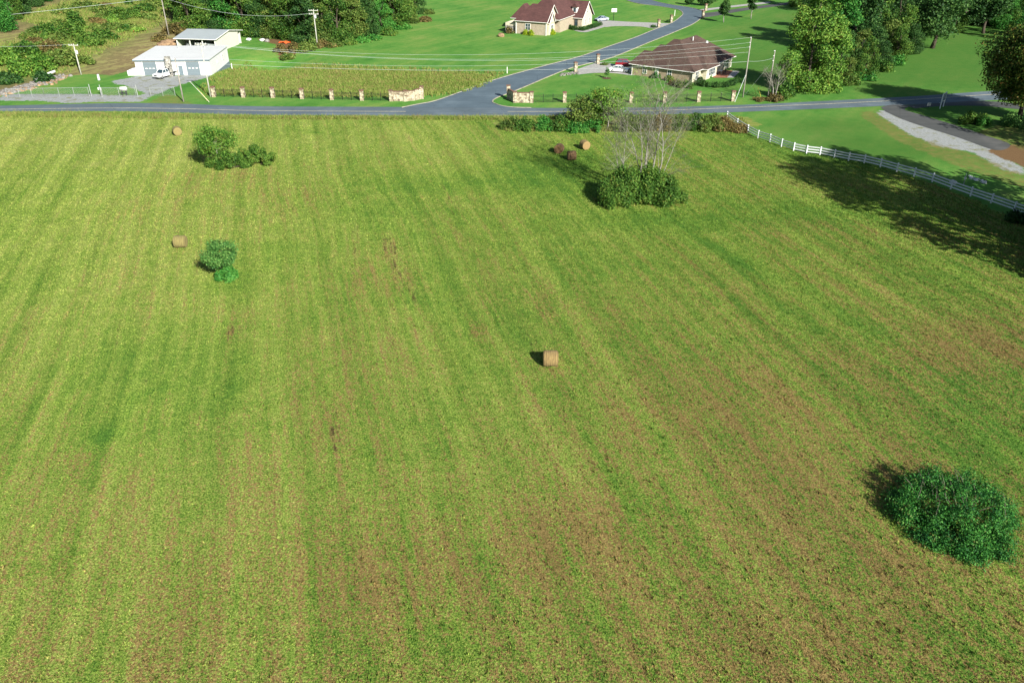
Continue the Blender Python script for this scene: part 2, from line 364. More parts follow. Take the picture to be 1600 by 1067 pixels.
shingle_mat('shingle_red', (.070, .028, .026), (.095, .04, .036)); shingle_mat('shingle_brown', (.062, .036, .028), (.088, .054, .042))
simple('shutter_dark', (.03, .035, .035), .6, .1, 3); simple('patio_brick', (.30, .13, .075), .9, .2, 2)
m, nt, b = newmat('glass_dark'); b.inputs['Base Color'].default_value = (.03, .055, .07, 1); b.inputs['Roughness'].default_value = .08; b.inputs['Specular IOR Level'].default_value = .8
hay_bale_mat('bale_tan', (.30, .22, .085), (.11, .07, .03)); hay_bale_mat('bale_faded', (.25, .22, .075), (.15, .12, .045)); bale_end_mat('bale_end_faded', (.27, .23, .08), (.16, .12, .05)); hay_bale_mat('bale_brown', (.20, .125, .06), (.08, .045, .022))
bale_end_mat('bale_end_tan', (.34, .24, .10), (.15, .09, .04)); bale_end_mat('bale_end_brown', (.25, .15, .065), (.09, .05, .025))
simple('pole_wood', (.33, .31, .27), .85, .25, 3, stretch=(3, 3, .4)); simple('pole_pale', (.50, .50, .44), .85, .2, 3, stretch=(3, 3, .4))
simple('yellow_plastic', (.55, .48, .07), .5, .1, 3); simple('wire', (.55, .62, .60), .4, .05, 1, metal=.2)
simple('ceramic', (.65, .67, .67), .35, .05, 3); simple('tyre', (.015, .015, .016), .8, .2, 8); simple('rim', (.45, .46, .47), .3, .1, 3, metal=.7)
for nm, c in (('paint_white', (.78, .80, .80)), ('paint_red', (.22, .012, .018)), ('paint_silver', (.36, .42, .50))):
    mm = simple(nm, c, .25, .03, 1, spec=.6); mm.node_tree.nodes['Principled BSDF'].inputs['Coat Weight'].default_value = .6
simple('lamp_glass', (.6, .6, .58), .15, .05, 3); simple('tail_red', (.35, .01, .01), .2, .05, 3); simple('orange_tarp', (.75, .13, .03), .6, .2, 1)
simple('sign_blue', (.13, .20, .33), .5, .1, 2); simple('sign_pale', (.45, .50, .58), .5, .05, 2); simple('mulch', (.10, .05, .032), .95, .3, 2)
simple('plastic_dark', (.03, .035, .04), .6, .1, 3); simple('tarp_white', (.7, .72, .72), .6, .15, 1)
simple('debris_mixed', (.25, .27, .28), .7, .5, 2)
M = MATS
# ------------------------------------------------------------------ mesh builder
class MB:
    def __init__(s): s.v = []; s.f = []
    def add(s, vs, fs):
        b = len(s.v); s.v += [tuple(p) for p in vs]; s.f += [tuple(i+b for i in f) for f in fs]; return s
    def box(s, c, d, rz=0, top=1.0):
        cx, cy, cz = c; a, b_, h = d[0]/2, d[1]/2, d[2]/2; cr, sr = math.cos(rz), math.sin(rz); vs = []
        for z, k in ((-h, 1.0), (h, top)):
            for x, y in ((-a, -b_), (a, -b_), (a, b_), (-a, b_)):
                x *= k; y *= k; vs.append((cx+x*cr-y*sr, cy+x*sr+y*cr, cz+z))
        return s.add(vs, [(0, 3, 2, 1), (4, 5, 6, 7), (0, 1, 5, 4), (1, 2, 6, 5), (2, 3, 7, 6), (3, 0, 4, 7)])
    def tube(s, pts, rad, n=6, cap=True):
        pts = [Vector(p) for p in pts]; vs = []; fs = []
        if not hasattr(rad, '__len__'): rad = [rad]*len(pts)
        for i, p in enumerate(pts):
            d = (pts[min(i+1, len(pts)-1)]-pts[max(i-1, 0)])
            d = d.normalized() if d.length > 1e-9 else Vector((0, 0, 1))
            a = d.cross(Vector((0, 0, 1)) if abs(d.z) < .95 else Vector((1, 0, 0))).normalized(); b = d.cross(a)
            for k in range(n):
                t = 2*math.pi*k/n; vs.append(p+(a*math.cos(t)+b*math.sin(t))*rad[i])
        for i in range(len(pts)-1):
            for k in range(n):
                k2 = (k+1) % n; fs.append((i*n+k, i*n+k2, (i+1)*n+k2, (i+1)*n+k))
        if cap: fs += [tuple(range(n-1, -1, -1)), tuple((len(pts)-1)*n+k for k in range(n))]
        return s.add(vs, fs)
    def prism(s, poly, z0, z1):
        n = len(poly); vs = [(x, y, z0) for x, y in poly]+[(x, y, z1) for x, y in poly]
        return s.add(vs, [tuple(range(n-1, -1, -1)), tuple(range(n, 2*n))]+[(i, (i+1) % n, n+(i+1) % n, n+i) for i in range(n)])
    def side(s, prof, y0, y1, yin=0):      # x,z profile extruded across y
        n = len(prof); vs = [(x, y0, z) for x, z in prof]+[(x, y1, z) for x, z in prof]
        return s.add(vs, [tuple(range(n)), tuple(range(2*n-1, n-1, -1))]+[(i, n+i, n+(i+1) % n, (i+1) % n) for i in range(n)])
    def mesh(s, name, mat, smooth=False, bevel=0):
        me = bpy.data.meshes.new(name); me.from_pydata(s.v, [], s.f)
        bm = bmesh.new(); bm.from_mesh(me); bmesh.ops.recalc_face_normals(bm, faces=bm.faces)
        if bevel: bmesh.ops.bevel(bm, geom=list(bm.edges), offset=bevel, segments=2, affect='EDGES', profile=.7)
        bm.to_mesh(me); bm.free()
        me.materials.append(M[mat] if isinstance(mat, str) else mat)
        if smooth: me.polygons.foreach_set('use_smooth', [True]*len(me.polygons))
        return me
    def build(s, name, mat, parent=None, loc=(0, 0, 0), rz=0, smooth=False, bevel=0):
        o = bpy.data.objects.new(name, s.mesh(name, mat, smooth, bevel)); COL.objects.link(o)
        o.location = loc; o.rotation_euler = (0, 0, rz)
        if parent: o.parent = parent
        return o
def tag(o, label=None, cat=None, group=None, kind=None):
    for k, v in (('label', label), ('category', cat), ('group', group), ('kind', kind)):
        if v: o[k] = v
    return o
def thing(name, loc, label, cat, group=None, rz=0, rot=None):
    o = bpy.data.objects.new(name, None); COL.objects.link(o); o.location = loc; o.rotation_euler = rot or (0, 0, rz)
    o.empty_display_size = .3
    return tag(o, label, cat, group)
def copy_tree(o, parent=None):
    c = o.copy(); COL.objects.link(c); c.parent = parent
    if parent: c.matrix_parent_inverse = o.matrix_parent_inverse
    for ch in o.children: copy_tree(ch, c)
    return c
ORD = ['first', 'second', 'third', 'fourth', 'fifth', 'sixth', 'seventh', 'eighth', 'ninth', 'tenth', 'eleventh', 'twelfth']
# ------------------------------------------------------------------ ground with zones
def axis(lo, hi, step, far):
    a = list(np.arange(lo, hi+.01, step)); d = step
    while a[-1] < far: d *= 1.35; a.append(a[-1]+d)
    d = step
    while a[0] > -far: d *= 1.35; a.insert(0, a[0]-d)
    return np.array(a)
XS = axis(-170, 170, 1.0, 3500); YS = axis(18, 340, 1.0, 3500)
GX, GY = np.meshgrid(XS, YS)
def inpoly(poly, X, Y):
    ins = np.zeros(X.shape, bool); n = len(poly)
    for i in range(n):
        x0, y0 = poly[i]; x1, y1 = poly[(i+1) % n]
        if y0 == y1: continue
        c = ((y0 > Y) != (y1 > Y)) & (X < (x1-x0)*(Y-y0)/(y1-y0)+x0); ins ^= c
    return ins
def pxpoly(pts): return [G(*p) for p in pts]
def zone(pts): return inpoly(pxpoly(pts), GX, GY).astype(float)
def blur(a):
    b = a.copy(); b[1:-1, 1:-1] = (a[1:-1, 1:-1]*4+a[:-2, 1:-1]*2+a[2:, 1:-1]*2+a[1:-1, :-2]*2+a[1:-1, 2:]*2+a[:-2, :-2]+a[2:, 2:]+a[:-2, 2:]+a[2:, :-2])/16; return b
hay = inpoly([(-400, -200), (300, -200), (300, 60)]+pxpoly([(1720, 410), (1600, 352), (1540, 320), (1480, 296), (1380, 262), (1280, 240), (1200, 222), (1160, 204), (1135, 190), (1000, 184), (800, 184), (0, 178)])+[(-400, 158)], GX, GY).astype(float)
meadow = zone([(0, 184), (0, 176.5), (200, 177), (400, 181.5), (1130, 181.5), (1165, 182), (1190, 196), (1150, 203), (1060, 206), (780, 205), (770, 190), (300, 186)])
meadow = np.maximum(meadow, zone([(372, 118), (400, 108), (560, 108), (700, 114), (778, 118), (735, 135), (690, 146), (660, 150), (600, 151), (420, 149), (345, 147), (335, 135)]))
hillz = inpoly([(-400, 197)]+pxpoly([(0, 146), (45, 136), (80, 124), (130, 116), (178, 118), (205, 110), (255, 84)])+[(-92, 236), (-98, 330), (-98, 700), (-900, 700), (-900, 190)], GX, GY).astype(float)
lush_shade = np.zeros(GX.shape); brown = np.zeros(GX.shape); dark = np.zeros(GX.shape)  # first mask: lush grass in field and hill, painted shade on lawns
def splat(arr, px, py, rx, ry, a, rot=0):
    global lush_shade, brown
    x, y = G(px, py); dx, dy = GX-x, GY-y; c, s = math.cos(rot), math.sin(rot)
    u, v = dx*c+dy*s, -dx*s+dy*c
    arr += a*np.exp(-((u/rx)**2+(v/ry)**2))
for q in [(160, 680, 1.3, 1.6, .75), (870, 262, 9, 10, .7), (700, 285, 14, 5, .45), (1010, 345, 11, 4, .55), (580, 340, 7, 8, .35), (900, 400, 9, 8, .25), (350, 440, 4, 3, .4), (420, 400, 8, 5, .35),
          (60, 300, 10, 14, .35), (30, 430, 8, 12, .3), (200, 560, 8, 9, .35), (300, 610, 7, 9, .3), (1300, 330, 14, 6, .35), (1450, 420, 8, 8, .2), (1545, 600, 6, 4, .35), (1560, 700, 5, 5, .35), (1280, 500, 5, 6, .2),
          (700, 640, 4, 5, .25), (690, 1000, 4, 3, .2), (960, 980, 3, 2, .2), (1500, 1000, 4, 3, .2), (800, 190, 6, 3, .5), (490, 208, 1.6, .5, .9), (820, 520, 4, 5, .35), (640, 470, 3, 4, .2)]: splat(lush_shade, *q)
for q in [(910, 820, 4, 4, .55), (1290, 740, 8, 5, .35), (1130, 620, 8, 7, .3), (1190, 830, 7, 5, .3), (600, 400, 5, 7, .15), (290, 300, 9, 8, .3), (480, 300, 8, 8, .3), (1580, 560, 6, 8, .45), (1450, 560, 8, 8, .25), (700, 900, 8, 4, .25), (450, 900, 8, 5, .2),
          (640, 440, 4, 4, .35), (1030, 1000, 8, 3, .25), (1350, 1000, 8, 4, .3), (520, 650, 1.0, 3, .4), (610, 385, 1, 5, .35), (560, 440, 1, 5, .5), (1260, 350, 10, 3, .3), (360, 520, .8, 1.4, .8), (120, 720, 2, 2, .4), (850, 470, 1.0, 7, .5), (880, 640, .9, 7, .35), (1410, 880, 2.5, 2, .5), (740, 520, 1, 2, .6)]: splat(brown, *q)
splat(lush_shade, 880, 300, 5, 6, .3); splat(brown, 350, 275, 8, 2.5, .4)
gravel = zone([(0, 152), (10, 148), (60, 147), (150, 148), (232, 150), (215, 140), (183, 131), (170, 127), (205, 122), (213, 118), (330, 118), (322, 122), (290, 130), (262, 140), (240, 150), (222, 160), (98, 160.5), (60, 157), (0, 157)])
gravel = np.maximum(gravel, zone([(1366, 172.5), (1378, 171), (1420, 189), (1495, 213), (1560, 236), (1600, 262), (1600, 278), (1560, 262), (1522, 238), (1470, 231), (1420, 210)]))
dirt = zone([(1540, 235), (1576, 226), (1640, 232), (1700, 250), (1640, 268), (1590, 258)])
dirt = np.maximum(dirt, zone([(245, 63), (268, 60), (282, 68), (280, 76), (250, 76)]))
dirt = np.maximum(dirt, zone([(395, 60), (445, 62), (470, 68), (468, 80), (455, 94), (436, 94), (432, 70)]))
dryz = zone([(1340, 175), (1366, 175), (1420, 212), (1522, 242), (1620, 282), (1620, 300), (1500, 262), (1400, 220), (1352, 185)])
dryz = np.maximum(dryz, zone([(1500, 214), (1560, 196), (1640, 190), (1700, 240), (1600, 236), (1576, 224)]))
dryz = np.maximum(dryz, zone([(235, 160), (255, 147), (275, 150), (300, 164)]))
for q in [(1450, 115, 32, 26, .85), (1300, 40, 30, 60, .8), (1560, 60, 40, 60, .9), (1180, 110, 22, 22, .8), (1150, 60, 18, 40, .45), (1230, 200, 20, 6, .3), (1420, 235, 18, 9, .8), (1290, 195, 12, 8, .5), (1330, 230, 10, 7, .6), (1500, 190, 20, 12, .7), (930, 130, 25, 5, .2)]: splat(lush_shade, *q)  # shaded parts of the right-hand lawns, painted in as darker grass
def line_splat(arr, pts, w_, a):
    g = [G(*p) for p in pts]
    for (xa, ya), (xb, yb) in zip(g[:-1], g[1:]):
        dx, dy = xb-xa, yb-ya; t_ = np.clip(((GX-xa)*dx+(GY-ya)*dy)/(dx*dx+dy*dy), 0, 1)
        arr[:] = np.maximum(arr, a*np.exp(-(((GX-xa-t_*dx)**2+(GY-ya-t_*dy)**2)/w_**2)))
for pts, w_, a in [([(800, 490), (822, 530), (838, 560)], .8, .8), ([(848, 585), (880, 640), (930, 710), (985, 780)], .8, .35), ([(606, 370), (618, 410), (632, 440), (645, 470)], .9, 1.), ([(598, 375), (612, 400)], .8, .8), ([(519, 630), (523, 665), (524, 700)], .7, 1.),
                   ([(1100, 395), (1180, 440), (1290, 500), (1415, 565)], .8, .55), ([(1150, 330), (1300, 400), (1450, 480), (1600, 590)], .9, .7), ([(1360, 370), (1480, 440), (1600, 500)], .9, .5), ([(550, 340), (552, 400), (551, 450)], .8, .6), ([(462, 295), (458, 330), (455, 360)], .8, .5),
                   ([(240, 520), (232, 570), (224, 610)], .6, .6), ([(180, 510), (172, 550)], .6, .6), ([(700, 290), (716, 360)], .8, .8), ([(365, 515), (352, 535)], .5, 1.), ([(104, 715), (101, 728)], .5, 1.), ([(1130, 980), (1150, 1020)], .5, .7), ([(885, 835), (900, 860)], .5, .8), ([(40, 515), (36, 530)], .5, .9), ([(290, 280), (270, 310)], .7, .7)]:
    line_splat(dark, pts, w_, a)
for pts, w_, a in [([(855, 590), (890, 650), (940, 715), (1000, 790)], .8, .28), ([(1060, 360), (1200, 430), (1380, 530)], 1.6, .4), ([(640, 330), (700, 480), (760, 600)], 2.5, .3), ([(-20, 118), (20, 108), (60, 90)], 12, .9), ([(40, 95), (100, 72), (190, 35), (245, -10)], 10, .9), ([(90, 30), (170, 0)], 10, .8)]: line_splat(lush_shade, pts, w_, a)
for ln_, w__ in (([(0, 164.5), (180, 160.5), (280, 161.3), (400, 165), (600, 166.5)], .8), ([(628, 166.5), (680, 156), (755, 129), (850, 101.5), (950, 71.5), (1022, 45)], .7), ([(870, 167.5), (1000, 167), (1160, 162.5), (1300, 156), (1426, 149.5), (1537, 142)], .8), ([(1130, 178), (1300, 171.5), (1370, 168)], .9), ([(858, 121.5), (948, 94.5), (1040, 58)], .5)): line_splat(dryz, ln_, w__, .62)
def rgba(a, b, c, n=1):
    a = [np.clip(v, 0, 1) for v in (a, b, c)]
    for _ in range(n): a = [blur(v) for v in a]
    return np.dstack(a+[np.ones(a[0].shape)]).astype(np.float32)
ZA, ZB, ZC = rgba(hay, meadow, hillz), rgba(lush_shade, brown, dark, 0), rgba(gravel, dirt, dryz)
ny, nx = GX.shape
me = bpy.data.meshes.new('ground')
vs = np.dstack([GX, GY, T(GX, GY)]).reshape(-1, 3)
idx = np.arange(nx*ny).reshape(ny, nx)
fs = np.dstack([idx[:-1, :-1], idx[:-1, 1:], idx[1:, 1:], idx[1:, :-1]]).reshape(-1, 4)
def fast_mesh(me, vs, fs):
    k = fs.shape[1]; me.vertices.add(len(vs)); me.vertices.foreach_set('co', vs.astype(np.float32).ravel())
    me.loops.add(fs.size); me.loops.foreach_set('vertex_index', fs.astype(np.int32).ravel())
    me.polygons.add(len(fs)); me.polygons.foreach_set('loop_start', (np.arange(len(fs))*k).astype(np.int32))
    me.update(calc_edges=True)
fast_mesh(me, vs, fs)
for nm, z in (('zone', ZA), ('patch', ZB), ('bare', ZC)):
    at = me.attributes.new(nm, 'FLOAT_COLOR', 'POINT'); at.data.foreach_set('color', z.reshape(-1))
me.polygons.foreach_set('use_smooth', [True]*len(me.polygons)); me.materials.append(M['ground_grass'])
gr = bpy.data.objects.new('ground', me); COL.objects.link(gr); tag(gr, kind='structure')
# ------------------------------------------------------------------ grass blades (nobody could count them)
def sampleZ(Z, x, y):
    i = np.clip(np.interp(y, YS, np.arange(ny)).round().astype(int), 0, ny-1); j = np.clip(np.interp(x, XS, np.arange(nx)).round().astype(int), 0, nx-1)
    return Z[i, j]
def blades(name, mat, x, y, hgt, wid, rng, label, n_bl=3, patch=False):
    n = len(x); x = np.repeat(x, n_bl); y = np.repeat(y, n_bl); hgt = np.repeat(hgt, n_bl)*rng.uniform(.6, 1.3, n*n_bl); wid = np.repeat(wid, n_bl)
    m = len(x); th = rng.uniform(0, 2*np.pi, m); le = rng.uniform(.1, .9, m)*hgt; lt = rng.uniform(0, 2*np.pi, m)
    x = x+rng.normal(0, 1, m)*wid*.6; y = y+rng.normal(0, 1, m)*wid*.6; z = T(x, y)-.01
    dx, dy = np.cos(th)*wid/2, np.sin(th)*wid/2
    V = np.empty((m, 3, 3)); V[:, 0] = np.stack([x-dx, y-dy, z], 1); V[:, 1] = np.stack([x+dx, y+dy, z], 1)
    V[:, 2] = np.stack([x+np.cos(lt)*le, y+np.sin(lt)*le, z+hgt], 1)
    me = bpy.data.meshes.new(name); fast_mesh(me, V.reshape(-1, 3), np.arange(m*3).reshape(-1, 3))
    a = me.attributes.new('tint', 'FLOAT', 'POINT'); a.data.foreach_set('value', np.repeat(rng.random(m), 3).astype(np.float32))
    if patch:
        a = me.attributes.new('patch', 'FLOAT_COLOR', 'POINT'); a.data.foreach_set('color', np.repeat(sampleZ(ZB, x, y), 3, axis=0).astype(np.float32).ravel())
    me.materials.append(M[mat]); o = bpy.data.objects.new(name, me); COL.objects.link(o); tag(o, label, 'grass', kind='stuff'); return o
rng = np.random.default_rng(5)
n = 900000                                  # candidates, thinned by distance
dist = np.exp(rng.uniform(np.log(28), np.log(178), n)); ux = rng.uniform(-1, 1, n)
yy = dist; xx = ux*(yy*CP+20)*.72
keep = (sampleZ(ZA, xx, yy)[:, 0] > .5) & (rng.random(n) < np.clip(.55+.45*(yy/60), 0, 1)) & (rng.random(n) < .62)
xx, yy = xx[keep], yy[keep]
sc_ = np.clip(yy/62, .8, 1.7)
blades('grass', 'hay_blades', xx, yy, .075*sc_, .10*sc_, rng, 'short mown hayfield grass in green and brown thatch across the foreground', 2, True)
kk = rng.choice(len(xx), 7000); blades('grass_clumps', 'hay_blades', xx[kk], yy[kk], rng.uniform(.10, .22, 7000), np.full(7000, .10), rng, 'slightly longer grass clumps scattered over the mown hayfield', 6, True)
def scatter(poly, n, rng):
    p = np.array(poly); x = rng.uniform(p[:, 0].min(), p[:, 0].max(), n*4); y = rng.uniform(p[:, 1].min(), p[:, 1].max(), n*4)
    k = inpoly(poly, x, y); return x[k][:n], y[k][:n]
pv = pxpoly([(-20, 183), (-20, 176.5), (200, 177.5), (400, 182.5), (790, 183), (1130, 182.5), (1160, 185), (1170, 200), (1060, 206), (790, 206), (780, 188), (300, 187)])
x, y = scatter(pv, 26000, rng); blades('verge_grass', 'meadow_blades', x, y, rng.uniform(.2, .7, len(x)), np.full(len(x), .12), rng, 'tall ragged verge grass along the near edge of the main road', 3)
pm = pxpoly([(350, 120), (372, 113), (400, 108), (560, 108), (700, 114), (770, 118), (735, 135), (690, 146), (660, 150), (600, 152), (420, 150), (345, 148), (335, 135)])
ph = pxpoly([(0, 120), (60, 122), (130, 112), (178, 114), (205, 106), (250, 80), (285, 40), (285, 3), (0, 3)])
x, y = scatter(ph, 90000, rng); k_ = sampleZ(ZB, x, y)[:, 0] > rng.uniform(.3, 1.0, len(x)); x, y = x[k_], y[k_]; blades('hill_grass', 'meadow_blades', x, y, rng.uniform(.2, .7, len(x)), np.full(len(x), .2), rng, 'rough grass and weeds covering the hillside at the upper left', 3)
x, y = scatter([(a+(-3 if a < -40 else 3), b_+(2.5 if b_ > 190 else -1)) for a, b_ in pm], 5000, rng); blades('meadow_weeds', 'meadow_blades', x, y, rng.uniform(.2, .8, len(x)), np.full(len(x), .18), rng, 'taller weeds dotted through and around the meadow behind the iron fence', 5)
x, y = scatter(pm, 30000, rng); blades('meadow_grass', 'meadow_blades', x, y, rng.uniform(.15, .5, len(x)), np.full(len(x), .16), rng, 'tall yellow green meadow grass behind the black iron fence', 3)
# ------------------------------------------------------------------ roads
def smooth_poly(pts, per=6):
    out = []; n = len(pts)
    for i in range(n-1):
        p0, p1, p2, p3 = [Vector(pts[max(0, min(n-1, j))]) for j in (i-1, i, i+1, i+2)]
        for k in range(per):
            t = k/per; out.append(.5*((2*p1)+(p2-p0)*t+(2*p0-5*p1+4*p2-p3)*t*t+(3*p1-p0-3*p2+p3)*t**3))
    out.append(Vector(pts[-1])); return out
def sheet(name, poly, dz, mat, kind='structure', grid=None):
    bm = bmesh.new(); vs = [bm.verts.new((p[0], p[1], 0)) for p in poly]
    f = bm.faces.new(vs); bmesh.ops.triangulate(bm, faces=[f])
    if grid:
        for ax in (0, 1):
            lo = min(p[ax] for p in poly); hi = max(p[ax] for p in poly); c = math.ceil(lo/grid)*grid
            while c < hi:
                co = [0, 0, 0]; no = [0, 0, 0]; co[ax] = c; no[ax] = 1
                bmesh.ops.bisect_plane(bm, geom=list(bm.verts)+list(bm.edges)+list(bm.faces), plane_co=co, plane_no=no); c += grid
    for v in bm.verts: v.co.z = Tz(v.co.x, v.co.y)+dz
    bmesh.ops.recalc_face_normals(bm, faces=bm.faces)
    if bm.faces and sum(f.normal.z for f in bm.faces) < 0: bmesh.ops.reverse_faces(bm, faces=bm.faces)
    me = bpy.data.meshes.new(name); bm.to_mesh(me); bm.free(); me.materials.append(M[mat])
    o = bpy.data.objects.new(name, me); COL.objects.link(o); tag(o, kind=kind); return o
up = smooth_poly(pxpoly([(0, 165.6), (180, 161.8), (280, 162.6), (400, 166.5), (628, 167.6), (800, 169), (1000, 168.5), (1160, 164.3), (1300, 157.6), (1426, 151), (1537, 143.5), (1600, 141)]))
lo = smooth_poly(pxpoly([(0, 174.6), (180, 174.2), (280, 176.2), (400, 180), (628, 181.4), (900, 181.2), (1000, 180.2), (1130, 176.3), (1300, 169.6), (1420, 164), (1530, 158), (1600, 155)]))
def ext(line, x):      # extend a line straight on, beyond the frame
    return [line[0]+(line[0]-line[6]).normalized()*x]+line+[line[-1]+(line[-1]-line[-7]).normalized()*x]
up, lo = ext(up, 150), ext(lo, 150)
sheet('main_road', up+lo[::-1], .02, 'asphalt_old')
ln = smooth_poly(pxpoly([(0, 171.2), (180, 169.3), (290, 170.5), (400, 173.3), (634, 174.7)]))
def strip(line, w):
    a, b = [], []
    for i, p in enumerate(line):
        d = (line[min(i+1, len(line)-1)]-line[max(i-1, 0)]).normalized(); q = Vector((-d.y, d.x))*w/2; a.append(p+q); b.append(p-q)
    return a+b[::-1]
sheet('road_centre_line', strip([ln[0]+(ln[0]-ln[6]).normalized()*120]+ln, .26), .026, 'line_paint')
ln2 = smooth_poly(pxpoly([(793, 174.8), (900, 174.6), (1000, 173.9), (1120, 169.8), (1300, 162.3), (1426, 156), (1537, 148.8), (1600, 146)]))
sheet('road_centre_line', strip(ln2+[ln2[-1]+(ln2[-1]-ln2[-7]).normalized()*120], .26), .026, 'line_paint')
kl = smooth_poly(pxpoly([(628, 168.5), (652, 163.5), (680, 158), (720, 144), (755, 131), (792, 119.5), (850, 103.5), (907, 88.5), (950, 73.5), (991, 59.5), (1022, 47), (1050, 36), (1063, 27), (1067, 22), (1063, 17), (1053, 14.2), (1027, 10), (1002, 7), (985, 3), (970, -3)]))
kr = smooth_poly(pxpoly([(870, 169.3), (811, 168.6), (787, 166.4), (774, 162.6), (769.5, 159), (777, 153), (800, 144.5), (830, 132), (858, 120), (895, 106), (948, 93), (979.5, 81.3), (1010, 68.5), (1040, 56.5), (1065, 46), (1080, 39.5), (1092, 31.9), (1098, 25), (1099, 20), (1091, 15.5), (1073, 11.5), (1048.7, 8), (1025, 3), (1008, -3)]))
sheet('side_road', kl+kr[::-1], .032, 'asphalt_new')
def kerb(line, label, w=.22, h=.12):
    mb = MB(); a = strip(line, w); n = len(line); L_, R_ = a[:n], a[n:][::-1]
    vs = []; fs = []
    for l, r in zip(L_, R_):
        z = Tz(l.x, l.y); vs += [(l.x, l.y, z-.05), (l.x, l.y, z+h), (r.x, r.y, z+h), (r.x, r.y, z-.05)]
    for i in range(n-1):
        for k in range(3): fs.append((4*i+k, 4*i+k+1, 4*i+4+k+1, 4*i+4+k))
    fs += [(0, 1, 2, 3), (4*n-4, 4*n-3, 4*n-2, 4*n-1)]
    mb.add(vs, fs); o = mb.build('kerb', 'kerb_stone'); tag(o, kind='structure')
kerb(kl, ''); kerb(kr[4:], '')
sheet('driveway', smooth_poly(pxpoly([(935, 33.5), (946, 32.5), (980, 34.5), (1030, 36.5), (1046, 38), (1026, 45), (1000, 42), (962, 41.5), (945, 42.8), (932, 40)])), .028, 'concrete', grid=8)
sheet('path', smooth_poly(pxpoly([(880, 42.5), (900, 49), (912, 51), (922, 49.5), (946, 42), (938, 41), (915, 47), (905, 47), (890, 42)])), .03, 'concrete')
sheet('driveway', smooth_poly(pxpoly([(893, 113), (915, 104), (940, 98), (975, 104), (995, 106), (992, 118), (960, 115), (930, 114.5), (905, 117)])), .028, 'concrete', grid=8)
sheet('path', smooth_poly(pxpoly([(1098, 21), (1115, 19.5), (1165, 12.5), (1240, 3.5), (1240, 6.5), (1165, 17), (1115, 26), (1098, 28)])), .028, 'asphalt_lane')
sheet('driveway', smooth_poly(pxpoly([(1092, 15.5), (1120, 12), (1165, 7), (1200, 3.5), (1200, 6), (1165, 9.8), (1120, 15), (1097, 18.5)])), .028, 'concrete')
sheet('lane', smooth_poly(pxpoly([(1376, 168), (1395, 164), (1420, 166), (1414, 172), (1440, 180), (1492, 196), (1540, 212), (1578, 226), (1556, 235), (1495, 214.5), (1420, 190.5), (1384, 175)])), .03, 'asphalt_lane')
sheet('lane', smooth_poly(pxpoly([(1412, 165), (1480, 160.8), (1520, 158.5), (1560, 159.5), (1600, 164), (1650, 168), (1650, 174), (1590, 171), (1540, 166.5), (1480, 166), (1430, 170)])), .034, 'asphalt_lane')
sheet('patio', pxpoly([(1112, 118), (1124, 110), (1145, 111), (1136, 122), (1115, 122)]), .04, 'patio_brick')
sheet('patio_slab', pxpoly([(1136, 122), (1145, 111), (1156, 112), (1146, 122)]), .045, 'concrete')
# ------------------------------------------------------------------ foliage
def leaf_mesh(name, mat, blobs, n, size, seed, flat=.0, shell=.45):
    rg = np.random.default_rng(seed); B = np.array(blobs, float)     # cx cy cz r rz
    wgt = B[:, 3]**2; k = rg.choice(len(B), n, p=wgt/wgt.sum())
    d = rg.normal(size=(n, 3)); d /= np.linalg.norm(d, axis=1)[:, None]
    rr = (shell+(1-shell)*rg.random(n))*rg.uniform(.82, 1.14, n)
    c = B[k, :3]+d*rr[:, None]*np.stack([B[k, 3], B[k, 3], B[k, 4]], 1)
    nrm = d*.7+rg.normal(size=(n, 3))*.75+np.array([0, 0, .25]); nrm /= np.linalg.norm(nrm, axis=1)[:, None]
    a = np.cross(nrm, rg.normal(size=(n, 3))); a /= np.linalg.norm(a, axis=1)[:, None]; b = np.cross(nrm, a)
    s = size*rg.uniform(.55, 1.35, n)[:, None]
    V = np.empty((n, 4, 3)); V[:, 0] = c-a*s; V[:, 1] = c-b*s*.55+nrm*s*.15; V[:, 2] = c+a*s; V[:, 3] = c+b*s*.55+nrm*s*.15
    V[:, :, 2] = np.maximum(V[:, :, 2], .02)
    me = bpy.data.meshes.new(name); fast_mesh(me, V.reshape(-1, 3), np.arange(n*4).reshape(-1, 4))
    bt = rg.uniform(-.16, .16, len(B)); t = np.clip(rg.beta(2.2, 2.2, n)+bt[k], 0, 1)
    at = me.attributes.new('tint', 'FLOAT', 'POINT'); at.data.foreach_set('value', np.repeat(t, 4).astype(np.float32))
    me.materials.append(M[mat]); return me
def crown_blobs(H, W, base, K, rnd, rmin=.16, rmax=.30, shape='round', D=None):
    D = D or W; out = []
    hz = (H-base)/2; cz = base+hz
    if base < 1 and shape == 'round':
        for i in range(K):
            z1 = rnd.random()**.85; a = rnd.uniform(0, 6.283); f = (1-z1**2.3)**.55*(.80+.2*min(1, z1*3))*rnd.uniform(.85, 1.12)
            q = rnd.uniform(.45, 1)*f; r = rnd.uniform(rmin, rmax)*W*(.75+.5*(1-z1))
            out.append((math.cos(a)*q*(W/2-r*.6), math.sin(a)*q*(D/2-r*.6), max(base+r*.45, base+z1*(H-base)-r*.7), r, r*rnd.uniform(.6, .95)))
        return out
    for i in range(K):
        while True:
            x, y, z = rnd.uniform(-1, 1), rnd.uniform(-1, 1), rnd.uniform(-1, 1)
            q = x*x+y*y+z*z
            if .18 < q < .8: break
        r = rnd.uniform(rmin, rmax)*W
        zz = cz+z*hz*.85
        if shape == 'cone': k = max(.12, 1-(zz-base)/(H-base)); x *= k*1.25; y *= k*1.25; r *= (.4+.7*k)
        out.append((x*W/2*.85, y*D/2*.85, zz, r, r*rnd.uniform(.6, .95)))
    return out
